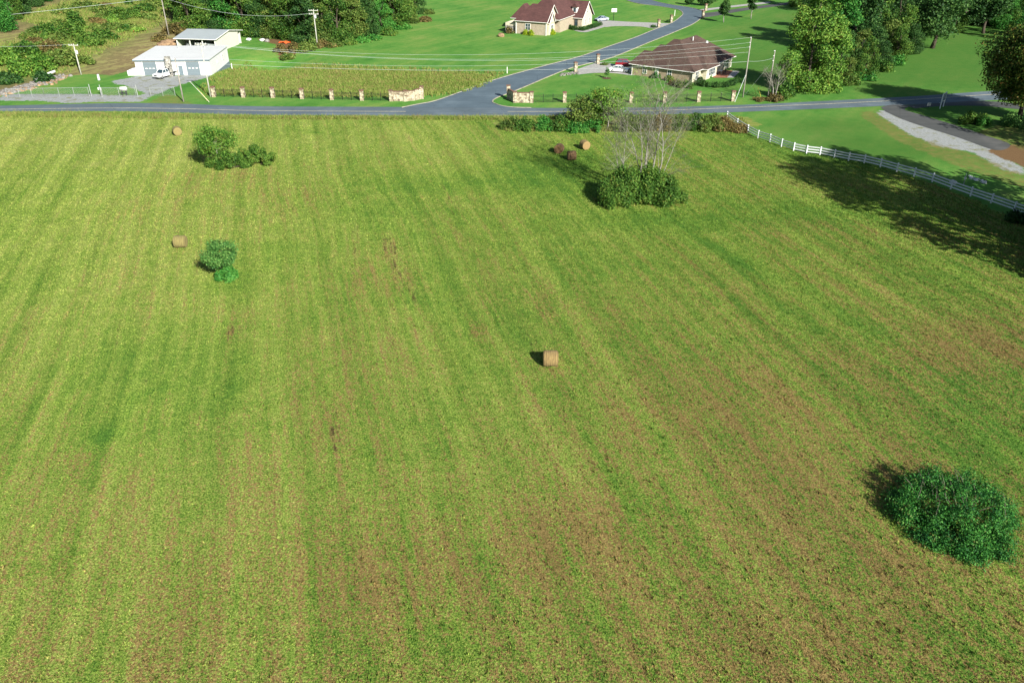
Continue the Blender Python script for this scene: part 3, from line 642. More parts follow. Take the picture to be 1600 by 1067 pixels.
def trunk_mb(H, base, W, r, blobs, rnd, k=10):
    mb = MB(); pts = [(0, 0, -.3)]; x = y = 0; top = base+(H-base)*.7
    for i in range(1, 7):
        x += rnd.uniform(-.02, .02)*H; y += rnd.uniform(-.02, .02)*H; pts.append((x, y, top*i/6))
    mb.tube(pts, [r*1.3]+[r*(1-.13*i) for i in range(1, 7)], 7)
    for bl in rnd.sample(blobs, min(k, len(blobs))):
        z0 = min(top*.95, max(base*.6, bl[2]*rnd.uniform(.45, .7))); f = z0/top*6; i = min(5, int(f)); a = Vector(pts[i]).lerp(Vector(pts[i+1]), f-i)
        e = Vector(bl[:3]); mid = a.lerp(e, .5)+Vector((0, 0, -.04*H)); mb.tube([a, mid, e], [r*.4, r*.25, r*.08], 5, False)
    return mb
def make_tree(name, label, cat, x, y, H, W, base, mat, seed, K=26, n=5000, leaf=.34, group=None, bark='bark', r=None, shape='round', D=None, rmin=.16, rmax=.30, shell=.45, limbs=10):
    rnd = random.Random(seed); bl = crown_blobs(H, W, base, K, rnd, rmin, rmax, shape, D)
    t = thing(name, (x, y, Tz(x, y)), label, cat, group)
    cm = leaf_mesh('crown', mat, bl, n, leaf, seed, shell=shell); c = bpy.data.objects.new('crown', cm); COL.objects.link(c); c.parent = t
    trunk_mb(H, base, W, r or H*.022, bl, rnd, limbs).build('trunk', bark, t, smooth=True)
    return t
def make_shrub(name, label, cat, x, y, H, W, mat, seed, K=14, n=2500, leaf=.22, group=None, D=None, rz=0, stems=True, rmin=.14, rmax=.26, shell=.4, part='foliage', rough=.25):
    rnd = random.Random(seed); D = D or W; bl = []
    for i in range(K):
        a = rnd.uniform(0, 6.283); q = math.sqrt(rnd.random())*.8; r = rnd.uniform(rmin, rmax)*min(W, D)
        hh = (1-q*q*.8)*H*rnd.uniform(1-rough, 1.0)
        bl.append((math.cos(a)*q*(W/2-r*.5), math.sin(a)*q*(D/2-r*.5), max(.2*r, hh-r*.8), r, min(r, hh*.6+.1)))
        if rnd.random() < .75: bl.append((math.cos(a)*q*(W/2-r*.4)*1.05, math.sin(a)*q*(D/2-r*.4)*1.05, max(.15*r, hh*.3), r, min(r, hh*.45+.1)))
    t = thing(name, (x, y, Tz(x, y)), label, cat, group, rz)
    cm = leaf_mesh(part, mat, bl, n, leaf, seed, shell=shell); c = bpy.data.objects.new(part, cm); COL.objects.link(c); c.parent = t
    if stems:
        mb = MB()
        for b_ in bl[::2][:12]: mb.tube([(b_[0]*.3, b_[1]*.3, -.1), (b_[0]*.6, b_[1]*.6, b_[2]*.5), b_[:3]], [.06, .045, .02], 5, False)
        mb.build('stem', 'bark', t)
    return t
# forest behind the white building: prototypes, then copies
rf = random.Random(3)
P = []
for k, (H, W, base, mat, sh) in enumerate([(17, 14, .3, 'leaf_forest', 'round'), (20, 15, .5, 'leaf_forest', 'round'), (15, 13, .3, 'leaf_dark', 'round'), (18, 14, .4, 'leaf_emerald', 'round'), (14, 12, .2, 'leaf_olive', 'round'), (18, 9, .4, 'leaf_dark', 'cone')]):
    P.append(make_tree('forest_tree', 'tree', 'tree', 0, 0, H, W, base, mat, 100+k, 44, 11000, .27, shape=sh, rmin=.10, rmax=.22))
kinds = ['broad mid green', 'tall spreading green', 'dense dark green', 'emerald green', 'olive green', 'narrow dark conifer']
used = [False]*len(P)
def place(k, x, y, label, group, s=1.0):
    global used
    o = P[k] if not used[k] else copy_tree(P[k]); used[k] = True
    o.location = (x, y, Tz(x, y)-.1); o.rotation_euler = (0, 0, rf.uniform(0, 6.28)); q = s*rf.uniform(.85, 1.12); o.scale = (q, q, q*rf.uniform(.92, 1.1))
    tag(o, label, 'tree', group); return o
# pixel positions of bases, front rows then deeper ones; label tells where the row stands
front = [(300, 50, 0, 'behind the grey shed roof'), (330, 46, 2, 'behind the grey shed roof'), (358, 46, 3, 'behind the grey shed roof'), (385, 55, 0, 'just right of the open shed'), (408, 57, 2, 'above the stone row at the lawn edge'), (430, 58, 4, 'above the stone row at the lawn edge'),
         (455, 60, 1, 'above the orange tarp'), (478, 66, 2, 'left of the utility pole at the forest edge'), (505, 66, 4, 'right of the utility pole at the forest edge'), (528, 64, 0, 'right of the utility pole at the forest edge'), (552, 60, 4, 'above the curve of the mown lawn'), (575, 56, 2, 'above the curve of the mown lawn'),
         (598, 50, 3, 'near the right end of the forest edge'), (618, 44, 0, 'near the right end of the forest edge'), (636, 34, 4, 'near the right end of the forest edge'), (650, 22, 2, 'at the right end of the forest edge')]
GF = 'trees of the forest beyond the lawn'
for px, py, k, wh in front:
    x, y = G(px, py); place(k, x, y, f'{kinds[k]} tree {wh}', GF, .72 if px > 560 else .85)
for row, (off, cnt, sc) in enumerate(((9, 15, 1.0), (20, 13, 1.1), (33, 12, 1.2))):
    for i in range(cnt):
        px = 290+(350 if row < 2 else 330)*(i+.5)/cnt+rf.uniform(-6, 6); q = np.interp(px, [p[0] for p in front], [p[1] for p in front])
        x, y = G(px, max(q, 8)); y += off+rf.uniform(-2, 2); x = x*(1+off/y)
        k = rf.choice([0, 1, 2, 3, 4, 1, 0, 5]); place(k, x, y, f'{kinds[k]} tree inside the forest behind the edge trees', GF, sc)
# upper left corner clump
for px, py, k in [(5, 48, 3), (18, 30, 0), (30, 22, 2), (52, 10, 2), (8, 14, 1), (45, 2, 2), (68, 2, 3)]:
    x, y = G(px, py); place(k, x, y, f'{kinds[k]} tree in the clump at the top left corner', 'trees in the corner clump', .62)
# woods right of the brick house
GW = 'trees of the wood right of the brown roofed house'
for px, py, k, s, wh in [(1310, 120, 2, .72, 'behind the big bright tree'), (1340, 108, 4, .72, 'along the sloping wood edge'), (1362, 102, 2, .66, 'along the sloping wood edge'), (1385, 92, 4, .8, 'along the sloping wood edge'), (1405, 80, 0, .7, 'at the right end of the wood edge'),
                         (1330, 78, 2, 1.1, 'deep in the wood'), (1365, 60, 0, 1.1, 'deep in the wood'), (1300, 80, 3, 1.0, 'deep in the wood'), (1400, 50, 2, 1.1, 'deep in the wood'), (1345, 30, 2, 1.2, 'deep in the wood'), (1385, 22, 2, 1.1, 'deep in the wood'), (1420, 40, 2, .9, 'deep in the wood'), (1290, 50, 2, .8, 'deep in the wood'), (1322, 132, 4, .45, 'low at the front of the wood'), (1348, 122, 0, .5, 'low at the front of the wood'), (1375, 108, 2, .5, 'low at the front of the wood'), (1400, 96, 0, .5, 'low at the front of the wood'), (1422, 84, 2, .5, 'low at the front of the wood'), (1250, 10, 0, .8, 'deep in the wood'), (1270, 60, 2, .8, 'deep in the wood')]:
    x, y = G(px, py); place(k, x, y, f'{kinds[k]} tree {wh}', GW, s)
GB = 'dark trees beyond the far right lawn'
for px, py, k, s in [(1475, 42, 2, 1.0), (1505, 38, 2, 1.1), (1535, 36, 0, 1.1), (1560, 40, 2, 1.0), (1590, 40, 2, 1.0), (1450, 30, 2, 1.1), (1490, 14, 2, 1.2), (1530, 10, 2, 1.1), (1575, 14, 2, 1.2), (1615, 25, 2, 1.1), (1440, 8, 2, 1.1), (1600, 66, 3, .7), (1640, 80, 2, .9), (1460, 55, 2, .6), (1490, 50, 0, .5), (1570, 46, 3, .6), (1430, 62, 2, .7), (1515, 26, 2, 1.0), (1550, 24, 0, 1.0), (1590, 56, 0, .8), (1470, 26, 0, 1.), (1418, 20, 2, 1.0)]:
    x, y = G(px, py); place(k, x, y, f'{kinds[k]} tree in the dark row beyond the right lawn', GB, s)
x, y = G(1456, 76); make_tree('tree', 'large dark tree with a thick bare trunk at the edge of the far right lawn', 'tree', x, y, 17, 15, 3.2, 'leaf_dark', 41, 34, 8500, .34, r=.55, bark='bark')
x, y = G(1536, 53); make_tree('tree', 'dark tree with visible trunk standing deeper on the shaded right lawn', 'tree', x, y, 16, 12, 3, 'leaf_dark', 42, 30, 6500, .34, r=.45)
# trees off to the right that throw the long shadows
GS = 'tall trees beyond the right edge'
for i, (x, y, s, k) in enumerate([(71, 84, 1.7, 0), (80, 78, 1.55, 1), (80, 94, 1.55, 0), (102, 129, 1.2, 1), (110, 140, 1.2, 0), (113, 126, 1.2, 2)]):
    place(k, x, y, f'{kinds[k]} tree standing beyond the right edge of the hayfield', GS, s)
# big bright tree
x, y = G(1262, 142); make_tree('tree', 'big bright green tree with loose yellow green crown right of the utility poles', 'tree', x, y, HT(1262, 142, -20), 16.5, .2, 'leaf_bright', 7, 70, 30000, .24, r=.38, rmin=.09, rmax=.17, D=14, bark='bark')
x, y = G(1225, 152); make_shrub('shrub', 'dark vine covered bush at the foot of the big bright tree', 'shrub', x, y, 4.2, 6, 'leaf_forest', 8, 14, 3000, .24)
x, y = G(1290, 140); make_shrub('shrub', 'yellow green bush low at the right foot of the big bright tree', 'shrub', x, y, 4.5, 7, 'leaf_bright', 9, 14, 3400, .24)
for i, (px, py, m_, hh) in enumerate([(1325, 132, 'leaf_forest', 3.4), (1352, 124, 'leaf_emerald', 3), (1378, 112, 'leaf_forest', 3.2), (1402, 102, 'leaf_emerald', 2.8)]):
    x, y = G(px, py); make_shrub('shrub', f"{'dark' if m_=='leaf_forest' else 'bright'} green bush, {ORD[i]} from the left along the wood edge beside the lawn", 'shrub', x, y, hh, 6, m_, 50+i, 12, 2400, .24, 'bushes along the wood edge')
# autumn maple
x, y = G(1592, 188); make_tree('maple_tree', 'broad maple with rusty brown and green crown at the right edge above the road', 'tree', x, y, 20.5, 20.5, 1.4, 'leaf_maple', 12, 105, 52000, .24, r=.42, rmin=.09, rmax=.17)
x, y = G(1580, 196); make_shrub('shrub', 'pale leafed shrub at the foot of the maple', 'shrub', x, y, 2.6, 6, 'leaf_pale', 13, 12, 2600, .2)
x, y = G(1519, 194); make_shrub('shrub', 'dark rounded shrub on the shaded grass below the roadside sign', 'shrub', x, y, 2.6, 7.6, 'leaf_forest', 14, 14, 5200, .17, D=4)
x, y = G(1534, 194); make_shrub('shrub', 'brighter green shrub joined to the dark one below the roadside sign', 'shrub', x-.5, y-.8, 2.2, 3.8, 'leaf_emerald', 15, 8, 2600, .16)
# round lawn trees with pale trunks
for px, py, top, lb in [(1130.5, 35.5, -1, 'small oval dark tree with pale trunk, nearer the side road'), (1173, 30, -14, 'small oval dark tree with pale trunk, right one of the pair on the lawn')]:
    x, y = G(px, py); make_tree('oval_tree', lb, 'tree', x, y, HT(px, py, top), 3.4, 1.7, 'leaf_dark', int(px), 22, 4200, .2, 'oval trees on the striped lawn', 'bark_pale', .16, rmin=.22, rmax=.34, limbs=6)
for px, py, W, H, m_, lb in [(1076, 8, 3.6, 4.2, 'leaf_dark', 'dark bushy tree at the top beside the road bend'), (1101, 9, 6.5, 6, 'leaf_dark', 'wide dark tree at the top above the stone gate pillars'), (1118, 3, 4, 5.5, 'leaf_forest', 'dark green tree at the top edge right of the gate pillars')]:
    x, y = G(px, py); make_tree('tree', lb, 'tree', x, y, H, W, .9, m_, int(px), 18, 2400, .3, limbs=5)
# near bush at lower right
x, y = G(1492, 818); make_shrub('bush', 'large tangled emerald green bush in the lower right of the hayfield', 'bush', x, y+.6, 3.6, 11.4, 'leaf_tangle', 21, 96, 52000, .075, D=11.4, rz=R(-33), rmin=.045, rmax=.105, shell=.0, rough=.7)
rb = random.Random(8); bo = [o for o in bpy.data.objects if o.name.startswith('bush')][-1]
for i in range(18):
    a = rb.uniform(0, 6.28); q = rb.uniform(.1, .85); p = Vector((math.cos(a)*q*4.2, math.sin(a)*q*2.8, 1.0)); e = p+Vector((rb.uniform(-1.4, .2), rb.uniform(-.3, 1.2), rb.uniform(1.2, 1.9)))
    MB().tube([p, p.lerp(e, .5)+Vector((0, 0, .2)), e], [.03, .022, .008], 5).build('dry_branch', 'bark_twig', bo)
# bush with bare tree
bx, by = G(1000, 318)
make_shrub('bush', 'big round green bush around the foot of the bare grey tree', 'bush', bx, by+2, 5.6, 14.8, 'leaf_forest', 23, 90, 56000, .15, D=8, rmin=.08, rmax=.17, shell=.15, rough=.45)
x, y = G(948, 322); make_shrub('bush', 'lower green bush on the left flank of the big round bush', 'bush', x+.9, y+1.0, 3.6, 7, 'leaf_forest', 24, 16, 7500, .13, rmin=.1, rmax=.2)
x, y = G(1050, 322); make_shrub('bush', 'lower green bush on the right flank of the big round bush', 'bush', x, y+.6, 3.0, 6.5, 'leaf_forest', 25, 16, 8000, .14, rmin=.1, rmax=.2)
def bare_tree(label, x, y, stems, seed, H, twig=1.0):
    rd = random.Random(seed); t = thing('bare_tree', (x, y, Tz(x, y)), label, 'tree'); main = MB(); br = MB(); tw = MB(); tips = []
    def grow(p, d, ln, r, lv):
        pts = [p]; rr = [r]; q = p.copy(); dd = d.copy(); k = 5 if lv == 0 else 3; ln *= 1.0
        for i in range(k):
            dd = (dd+Vector((rd.gauss(0, .09), rd.gauss(0, .09), .05 if lv < 2 else .02))).normalized(); q = q+dd*ln/k; pts.append(q.copy()); rr.append(r*(1-.75*(i+1)/k))
        (main if lv == 0 else br if lv == 1 else tw).tube(pts, rr, 5 if lv < 2 else 3, False)
        if lv >= 3: tips.append(q.copy()); return
        nb = [12, 7, 6][lv]
        for i in range(nb):
            f = rd.uniform(.28 if lv == 0 else .15, 1)*k; j = min(k-1, int(f)); a = pts[j].lerp(pts[j+1], f-j)
            side = Vector((rd.gauss(0, 1), rd.gauss(0, 1), rd.gauss(0, .35))).normalized()
            nd = (dd*(.75 if lv == 0 else .6)+side*(.62 if lv == 0 else .75)).normalized()
            grow(a, nd, ln*rd.uniform(.30, .46)*(1 if lv == 0 else 1.15), max(.011*twig, rr[j]*(.42 if lv == 0 else .5)), lv+1)
    for (dx, dy, lx, ly, h, r) in stems:
        grow(Vector((dx, dy, -.1)), Vector((lx, ly, 1)).normalized(), h, r, 0)
    main.build('trunk', 'bark_pale', t, smooth=True); br.build('branch', 'bark_pale', t); o = tw.build('twigs', 'bark_twig', t); return t, tips
bt, tips = bare_tree('bare grey many stemmed tree rising out of the round green bush', bx+.9, by+2.2, [(0, 0, -.01, 0, 15, .17), (.7, .2, .05, .05, 15.2, .16), (-.9, .3, -.12, 0, 13, .12), (1.1, -.3, .12, -.1, 14, .13), (-2.6, 0, -.2, .1, 11.5, .11), (1.6, .4, .42, .1, 10.5, .09), (-1.8, .5, -.45, .2, 10, .08), (-.4, .8, .02, .2, 12, .10)], 4, 15)
tb = [(p.x, p.y, p.z, .55, .45) for p in tips if p.z > 12.2][:60]
if tb:
    c = bpy.data.objects.new('last_leaves', leaf_mesh('last_leaves', 'leaf_bright', tb, 900, .10, 3)); COL.objects.link(c); c.parent = bt
# field tree at left with its bush
x, y = G(346, 262)
make_tree('small_tree', 'small yellow green tree with pale trunk beside a bush, left in the hayfield', 'tree', x-.3, y+.5, HT(346, 262, 193), 8, 1.2, 'leaf_bright', 31, 46, 7600, .13, bark='bark_pale', r=.13, rmin=.10, rmax=.2, shell=.2)
make_shrub('bush', 'low dark green bush under the small yellow green tree', 'bush', x+.8, y+.2, 2.6, 9, 'leaf_forest', 32, 26, 13000, .13, D=5, rmin=.09, rmax=.18, shell=.2)
x, y = G(398, 258); make_shrub('bush', 'spreading dark green bush to the right of the small yellow green tree', 'bush', x+.1, y+.5, 3.6, 8.4, 'leaf_forest', 33, 30, 15000, .13, D=4.6, rmin=.09, rmax=.18, shell=.2)
x, y = G(350, 434); make_tree('small_tree', 'small rounded pale leafed tree standing alone in the left of the hayfield', 'tree', x-.1, y+.6, 4.4, 4.8, 1.0, 'leaf_pale', 34, 44, 9500, .11, r=.08, rmin=.10, rmax=.2, shell=.2)
x, y = G(356, 436); make_shrub('bush', 'compact bright emerald shrub at the foot of the lone pale leafed tree', 'bush', x, y+.1, 1.9, 2.9, 'leaf_emerald', 35, 10, 4200, .12)
# roadside hedge row
hr = [(800, 203, 2.2, 4.5, 'leaf_olive'), (822, 205, 2.2, 5, 'leaf_forest'), (848, 205, 2.4, 5, 'leaf_emerald'), (876, 206, 2.6, 5, 'leaf_forest'), (902, 207, 2.2, 4.6, 'leaf_emerald'), (926, 207, 2.4, 4.6, 'leaf_emerald'), (980, 206, 3.0, 5.5, 'leaf_olive'), (1006, 206, 3.0, 5.5, 'leaf_olive'),
      (1034, 206, 3.2, 5.5, 'leaf_brown'), (1062, 205, 3.0, 5.5, 'leaf_olive'), (1088, 205, 3.0, 5.2, 'leaf_forest'), (1110, 206, 3.2, 5.2, 'leaf_olive'), (1132, 206, 2.4, 5, 'leaf_brown'), (1156, 207, 1.4, 4, 'leaf_brown')]
cn = {'leaf_olive': 'olive green', 'leaf_forest': 'dark green', 'leaf_emerald': 'emerald green', 'leaf_brown': 'rusty brown'}
for i, (px, py, H, W, m_) in enumerate(hr):
    x, y = G(px, py); ps = 'left of' if px < 940 else 'right of'
    lst = [h for h in hr if (h[0] < 940) == (px < 940)]; o_ = [h[0] for h in lst].index(px)
    make_shrub('hedge_shrub', f'{cn[m_]} roadside shrub, {ORD[o_]} from the left among those {ps} the leafy roadside trees', 'shrub', x, y+.8, H*1.15, W*1.2, m_, 200+i, 18, 5200, .15, 'shrubs in the roadside hedge', D=4)
x, y = G(913, 203); make_tree('roadside_tree', 'shorter olive green tree in the roadside hedge', 'tree', x, y+.8, 5.6, 7.2, 1.0, 'leaf_olive', 61, 20, 4600, .19, r=.1, shell=.2, bark='bark_pale')
x, y = G(950, 204); make_tree('roadside_tree', 'taller yellow green tree in the roadside hedge hiding a fence pillar', 'tree', x, y+.8, 8.4, 7.8, 1.0, 'leaf_bright', 62, 34, 9000, .19, r=.13, shell=.2, bark='bark_pale')
x, y = G(1592, 346); make_shrub('bush', 'dark low bush growing over the near end of the white fence', 'bush', x, y, 1.8, 6.5, 'leaf_dark', 63, 12, 4200, .15, D=3)
# hill scrub at left
sc_list = [(100, 100, 'leaf_olive', 4.5, 9), (60, 112, 'leaf_bright', 5, 10), (25, 118, 'leaf_bright', 5, 10), (10, 98, 'leaf_bright', 4.6, 9), (42, 92, 'leaf_forest', 4.6, 9), (70, 128, 'leaf_dark', 2.6, 6), (14, 130, 'leaf_dark', 3, 8), (80, 80, 'leaf_brown', 3.2, 8), (110, 60, 'leaf_forest', 5, 8), (118, 45, 'leaf_forest', 4.4, 8),
           (140, 70, 'leaf_forest', 3.4, 9), (160, 62, 'leaf_forest', 3.4, 9), (96, 68, 'leaf_olive', 3, 8), (70, 52, 'leaf_forest', 3, 9), (184, 30, 'leaf_forest', 3.6, 10), (205, 28, 'leaf_forest', 3.2, 9), (225, 18, 'leaf_forest', 3, 9), (160, 20, 'leaf_olive', 3, 9), (130, 15, 'leaf_olive', 3, 10), (100, 22, 'leaf_olive', 2.6, 9),
           (130, 100, 'leaf_olive', 2.4, 6), (275, 54, 'leaf_brown', 3.4, 8), (290, 50, 'leaf_brown', 3.4, 6), (250, 64, 'leaf_brown', 2.0, 6), (170, 46, 'leaf_olive', 2.2, 8), (200, 46, 'leaf_olive', 2, 7), (240, 12, 'leaf_olive', 2.6, 8), (50, 60, 'leaf_olive', 2.4, 7), (95, 42, 'leaf_olive', 2.4, 8), (150, 36, 'leaf_brown', 1.8, 7)]
_rs = random.Random(61)
for _ in range(60):
    t_ = _rs.random(); cx_, cy_ = (20+t_*230, 108-t_*100); sc_list.append((cx_+_rs.uniform(-45, 30), max(2, cy_+_rs.uniform(-26, 22)), _rs.choice(['leaf_olive', 'leaf_olive', 'leaf_forest', 'leaf_forest', 'leaf_brown', 'leaf_bright']), _rs.uniform(.9, 2.2), _rs.uniform(3, 6.5)))
nmap = {'leaf_olive': 'olive scrub bush', 'leaf_bright': 'bright green scrub bush', 'leaf_forest': 'mid green scrub bush', 'leaf_dark': 'dark green scrub bush', 'leaf_brown': 'brown withered scrub bush', 'leaf_emerald': 'emerald scrub bush'}
def where(px, py):
    if px > 245: return 'beside the grey shed'
    if py > 85: return 'at the foot of the hill above the rock bank'
    if py > 55: return 'left of the utility pole on the hillside' if px < 115 else 'right of the utility pole on the hillside'
    return 'high on the hillside between the dirt tracks'
for i, (px, py, m_, H, W) in enumerate(sc_list):
    x, y = G(px, py); make_shrub('scrub_bush', f'{nmap[m_]} {where(px, py)}', 'bush', x, y, H, W, m_, 300+i, 14, 2600, .30, 'scrub on the hillside', D=W*.8, stems=False)
# brush at the forest foot
for i, (px, py, m_, H, W) in enumerate([(440, 82, 'leaf_brown', 2.4, 5), (452, 92, 'leaf_olive', 2.0, 5), (462, 80, 'leaf_brown', 2.6, 5), (478, 80, 'leaf_olive', 3.2, 6), (490, 76, 'leaf_olive', 3, 5), (508, 75, 'leaf_brown', 2.8, 6), (525, 73, 'leaf_olive', 2.6, 6), (546, 69, 'leaf_forest', 2.2, 6), (566, 66, 'leaf_emerald', 2, 6), (586, 62, 'leaf_emerald', 2, 6), (608, 55, 'leaf_forest', 2.6, 6), (630, 46, 'leaf_emerald', 2.6, 6), (648, 36, 'leaf_olive', 2.6, 6), (664, 34, 'leaf_brown', 2.2, 5), (670, 22, 'leaf_olive', 2, 6)]):
    x, y = G(px, py); ps = 'left of the utility pole' if px < 494 else ('right of the utility pole' if px < 560 else 'where the forest meets the curved lawn')
    make_shrub('brush', f"{cn[m_]} brush at the forest foot {ps}", 'bush', x, y, H, W, m_, 400+i, 10, 1800, .26, 'brush at the forest foot', stems=False)
# ------------------------------------------------------------------ hay bales
def bale(label, px, py, rz, m1, m2, group=None, tilt=0):
    x, y = G(px, py); t = thing('hay_bale', (x, y, 0), label, 'hay bale', group, rz)
    rd = random.Random(int(px)); mb = MB(); n, k = 36, 9; vs = []; fs = []; r0 = .76; Lh = .67
    for i in range(k):
        xx_ = -Lh+2*Lh*i/(k-1); e = .94 if i in (0, k-1) else 1
        for j in range(n):
            a = 2*math.pi*j/n; r = r0*e*(1+rd.uniform(-.035, .035)); z = r*math.sin(a)+.74
            vs.append((xx_, r*math.cos(a)*1.02, max(-.02, z)))
    for i in range(k-1):
        for j in range(n): fs.append((i*n+j, i*n+(j+1) % n, (i+1)*n+(j+1) % n, (i+1)*n+j))
    mb.add(vs, fs); mb.build('wrapped_side', m1, t, smooth=True)
    for s in (-1, 1):
        e = MB(); ring = [(s*(Lh+.004), .76*.95*math.cos(2*math.pi*j/n), max(-.01, .74+.76*.95*math.sin(2*math.pi*j/n))) for j in range(n)]
        mid = [(s*(Lh+.05), .76*.6*math.cos(2*math.pi*j/n), .74+.76*.6*math.sin(2*math.pi*j/n)) for j in range(n)]
        e.add(ring+mid+[(s*(Lh+.03), 0, .74)], [(j, (j+1) % n, n+(j+1) % n, n+j) for j in range(n)]+[(n+j, n+(j+1) % n, 2*n) for j in range(n)])
        e.build('end_face', m2, t)
    return t
bale('tan hay bale alone in the middle of the field, black shadow at its left', 860, 570, 0, 'bale_tan', 'bale_end_tan')
bale('brown hay bale showing its round end, left one of the group near the bare tree', 873.5, 239, R(70), 'bale_brown', 'bale_end_brown', 'bales near the bare tree')
bale('brown hay bale seen from its wrapped side, nearest of the group by the bare tree', 893, 250, R(8), 'bale_brown', 'bale_end_brown', 'bales near the bare tree')
bale('tan ended hay bale, farthest right of the group near the bare tree', 913.5, 233, R(-68), 'bale_tan', 'bale_end_tan', 'bales near the bare tree')
bale('faded hay bale seen from its wrapped side beside the lone small tree', 283.5, 386, R(2), 'bale_faded', 'bale_end_faded')
bale('round ended hay bale near the road at the upper left of the field', 278, 211, R(-62), 'bale_faded', 'bale_end_faded')
# ------------------------------------------------------------------ white rail fence
cz = [(52, 186), (105, 225), (160, 258), (214, 287), (275, 307), (336, 333), (399, 353), (466, 367), (536, 375), (610, 390), (685, 405), (766, 418), (850, 438), (936, 462), (1026, 487), (1120, 516), (1217, 553), (1320, 590), (1427, 626), (1546, 668), (1670, 712)]
fp = [G(1120+a/3.333, 130+b_/3.333) for a, b_ in cz]
wf = thing('rail_fence', (fp[10][0], fp[10][1], 0), 'long white three rail fence curving down along the right of the hayfield', 'fence')
o3 = Vector((fp[10][0], fp[10][1], 0))
for p in fp:
    mb = MB(); q = Vector((p[0], p[1], 0))-o3; mb.box((q.x, q.y, .68), (.17, .17, 1.44)); mb.box((q.x, q.y, 1.42), (.22, .22, .06), top=.6); mb.build('post', 'vinyl_white', wf)
for k, hz in enumerate((.35, .78, 1.2)):
    mb = MB()
    for a, b_ in zip(fp[:-1], fp[1:]):
        A = Vector((a[0], a[1], 0))-o3; B_ = Vector((b_[0], b_[1], 0))-o3; c = (A+B_)/2; d = B_-A
        mb.box((c.x, c.y, hz), (d.length-.12, .06, .17), math.atan2(d.y, d.x))
    mb.build('rail', 'vinyl_white', wf)
# ------------------------------------------------------------------ stone pillars and iron fence
def pillar_mb(w=.72, h=2.0):
    mb = MB(); mb.box((0, 0, h/2-.1), (w, w, h+.2), top=.96); return mb
def pillar(label, p, rz, group, w=.72, h=2.0, name='stone_pillar'):
    t = thing(name, (p[0], p[1], Tz(*p)), label, 'pillar', group, rz)
    pillar_mb(w, h).build('shaft', 'stone_cream', t, bevel=.03)
    c = MB(); c.box((0, 0, h+.07), (w+.14, w+.14, .14)); c.box((0, 0, h+.19), (w*.8, w*.8, .10), top=.5); c.build('cap', 'stone_cap', t); return t
Lp = [(334.7, 151.5), (380.7, 152.2), (426.7, 152.8), (472.3, 154.6), (518.9, 156.0), (565.8, 157.1)]
Rp = [(882, 160.2), (933.6, 160.4), (985.6, 160.8), (1038, 160.4), (1091, 159.4), (1144.6, 158.3)]
LP, RP = [G(*p) for p in Lp], [G(*p) for p in Rp]
for i, p in enumerate(LP): pillar(f'cream stone fence pillar, {ORD[i]} from the left in the row left of the entrance', p, 0, 'stone pillars of the left fence', .8)
for i, p in enumerate(RP): pillar(f'cream stone fence pillar, {ORD[i]} from the left in the row right of the entrance', p, 0, 'stone pillars of the right fence', .74)
def iron_panel(label, a, b_, group):
    a, b_ = Vector(a), Vector(b_); d = b_-a; L_ = d.length-.8; c = (a+b_)/2
    t = thing('iron_fence_panel', (c.x, c.y, 0), label, 'fence', group, math.atan2(d.y, d.x))
    r = MB()
    for z in (.22, 1.25, 1.5): r.box((0, 0, z), (L_, .04, .045))
    r.build('rail', 'black_iron', t)
    k = MB(); n_ = int(L_/.16)
    for i in range(n_+1): k.box((-L_/2+L_*i/n_, 0, .84), (.02, .02, 1.5))
    k.build('pickets', 'black_iron', t)
    for s in (-1, 1):
        q = MB(); q.box((s*L_/6, 0, .86), (.085, .085, 1.78)); q.box((s*L_/6, 0, 1.79), (.11, .11, .07), top=.4); q.build('post', 'black_iron', t)
for i in range(5): iron_panel(f'black iron fence panel, {ORD[i]} from the left in the fence left of the entrance', LP[i], LP[i+1], 'iron panels of the left fence')
for i in range(5): iron_panel(f'black iron fence panel, {ORD[i]} from the left among those between pillars right of the entrance', RP[i], RP[i+1], 'iron panels of the right fence')
WL = [G(611.5, 158.2), G(634, 158.4), G(648, 157.2), G(659.5, 154.6)]
WR = [G(794.5, 154.5), G(804.5, 160.6), G(830.5, 160.8)]
iron_panel('black iron fence panel joining the left pillar row to the curved stone wall', LP[5], WL[0], 'iron panels of the left fence')
iron_panel('black iron fence panel joining the right entrance wall to the pillar row', WR[2], RP[0], 'iron panels of the right fence')
def entrance(label, pts, hs, tall, rough=.0):
    o = Vector((pts[0][0], pts[0][1], 0)); t = thing('entrance_wall', o, label, 'wall', 'stone entrance walls')
    P_ = [Vector((p[0], p[1], 0))-o for p in pts]
    for i, (a, b_) in enumerate(zip(P_[:-1], P_[1:])):
        d = b_-a; c = (a+b_)/2; h = (hs[i]+hs[i+1])/2; w_ = MB()
        ang = math.atan2(d.y, d.x); w_.box((c.x, c.y, h/2-.1), (d.length, .42, h+.2), ang); w_.build('wall_section', 'stone_cream', t)
        k = MB(); k.box((c.x, c.y, h+.05), (d.length, .52, .1), ang); k.build('coping', 'stone_cap', t)
    for i in range(len(P_)):
        if i == 2 and len(P_) == 4: continue
        h = tall if i == (3 if len(P_) == 4 else 0) else hs[i]+.18; q = MB(); q.box((P_[i].x, P_[i].y, h/2-.1), (.75, .75, h+.2)); f = q.build('pier', 'stone_cream', t, bevel=.03)
        k = MB(); k.box((P_[i].x, P_[i].y, h+.06), (.88, .88, .12)); k.build('pier_cap', 'stone_cap', t)
entrance('curved cream stone entrance wall at the left of the side road', WL, [2.0, 1.95, 2.05, 2.25], 2.5)
entrance('angled cream stone entrance wall at the right of the side road', WR, [2.1, 2.0, 2.0], 2.7)
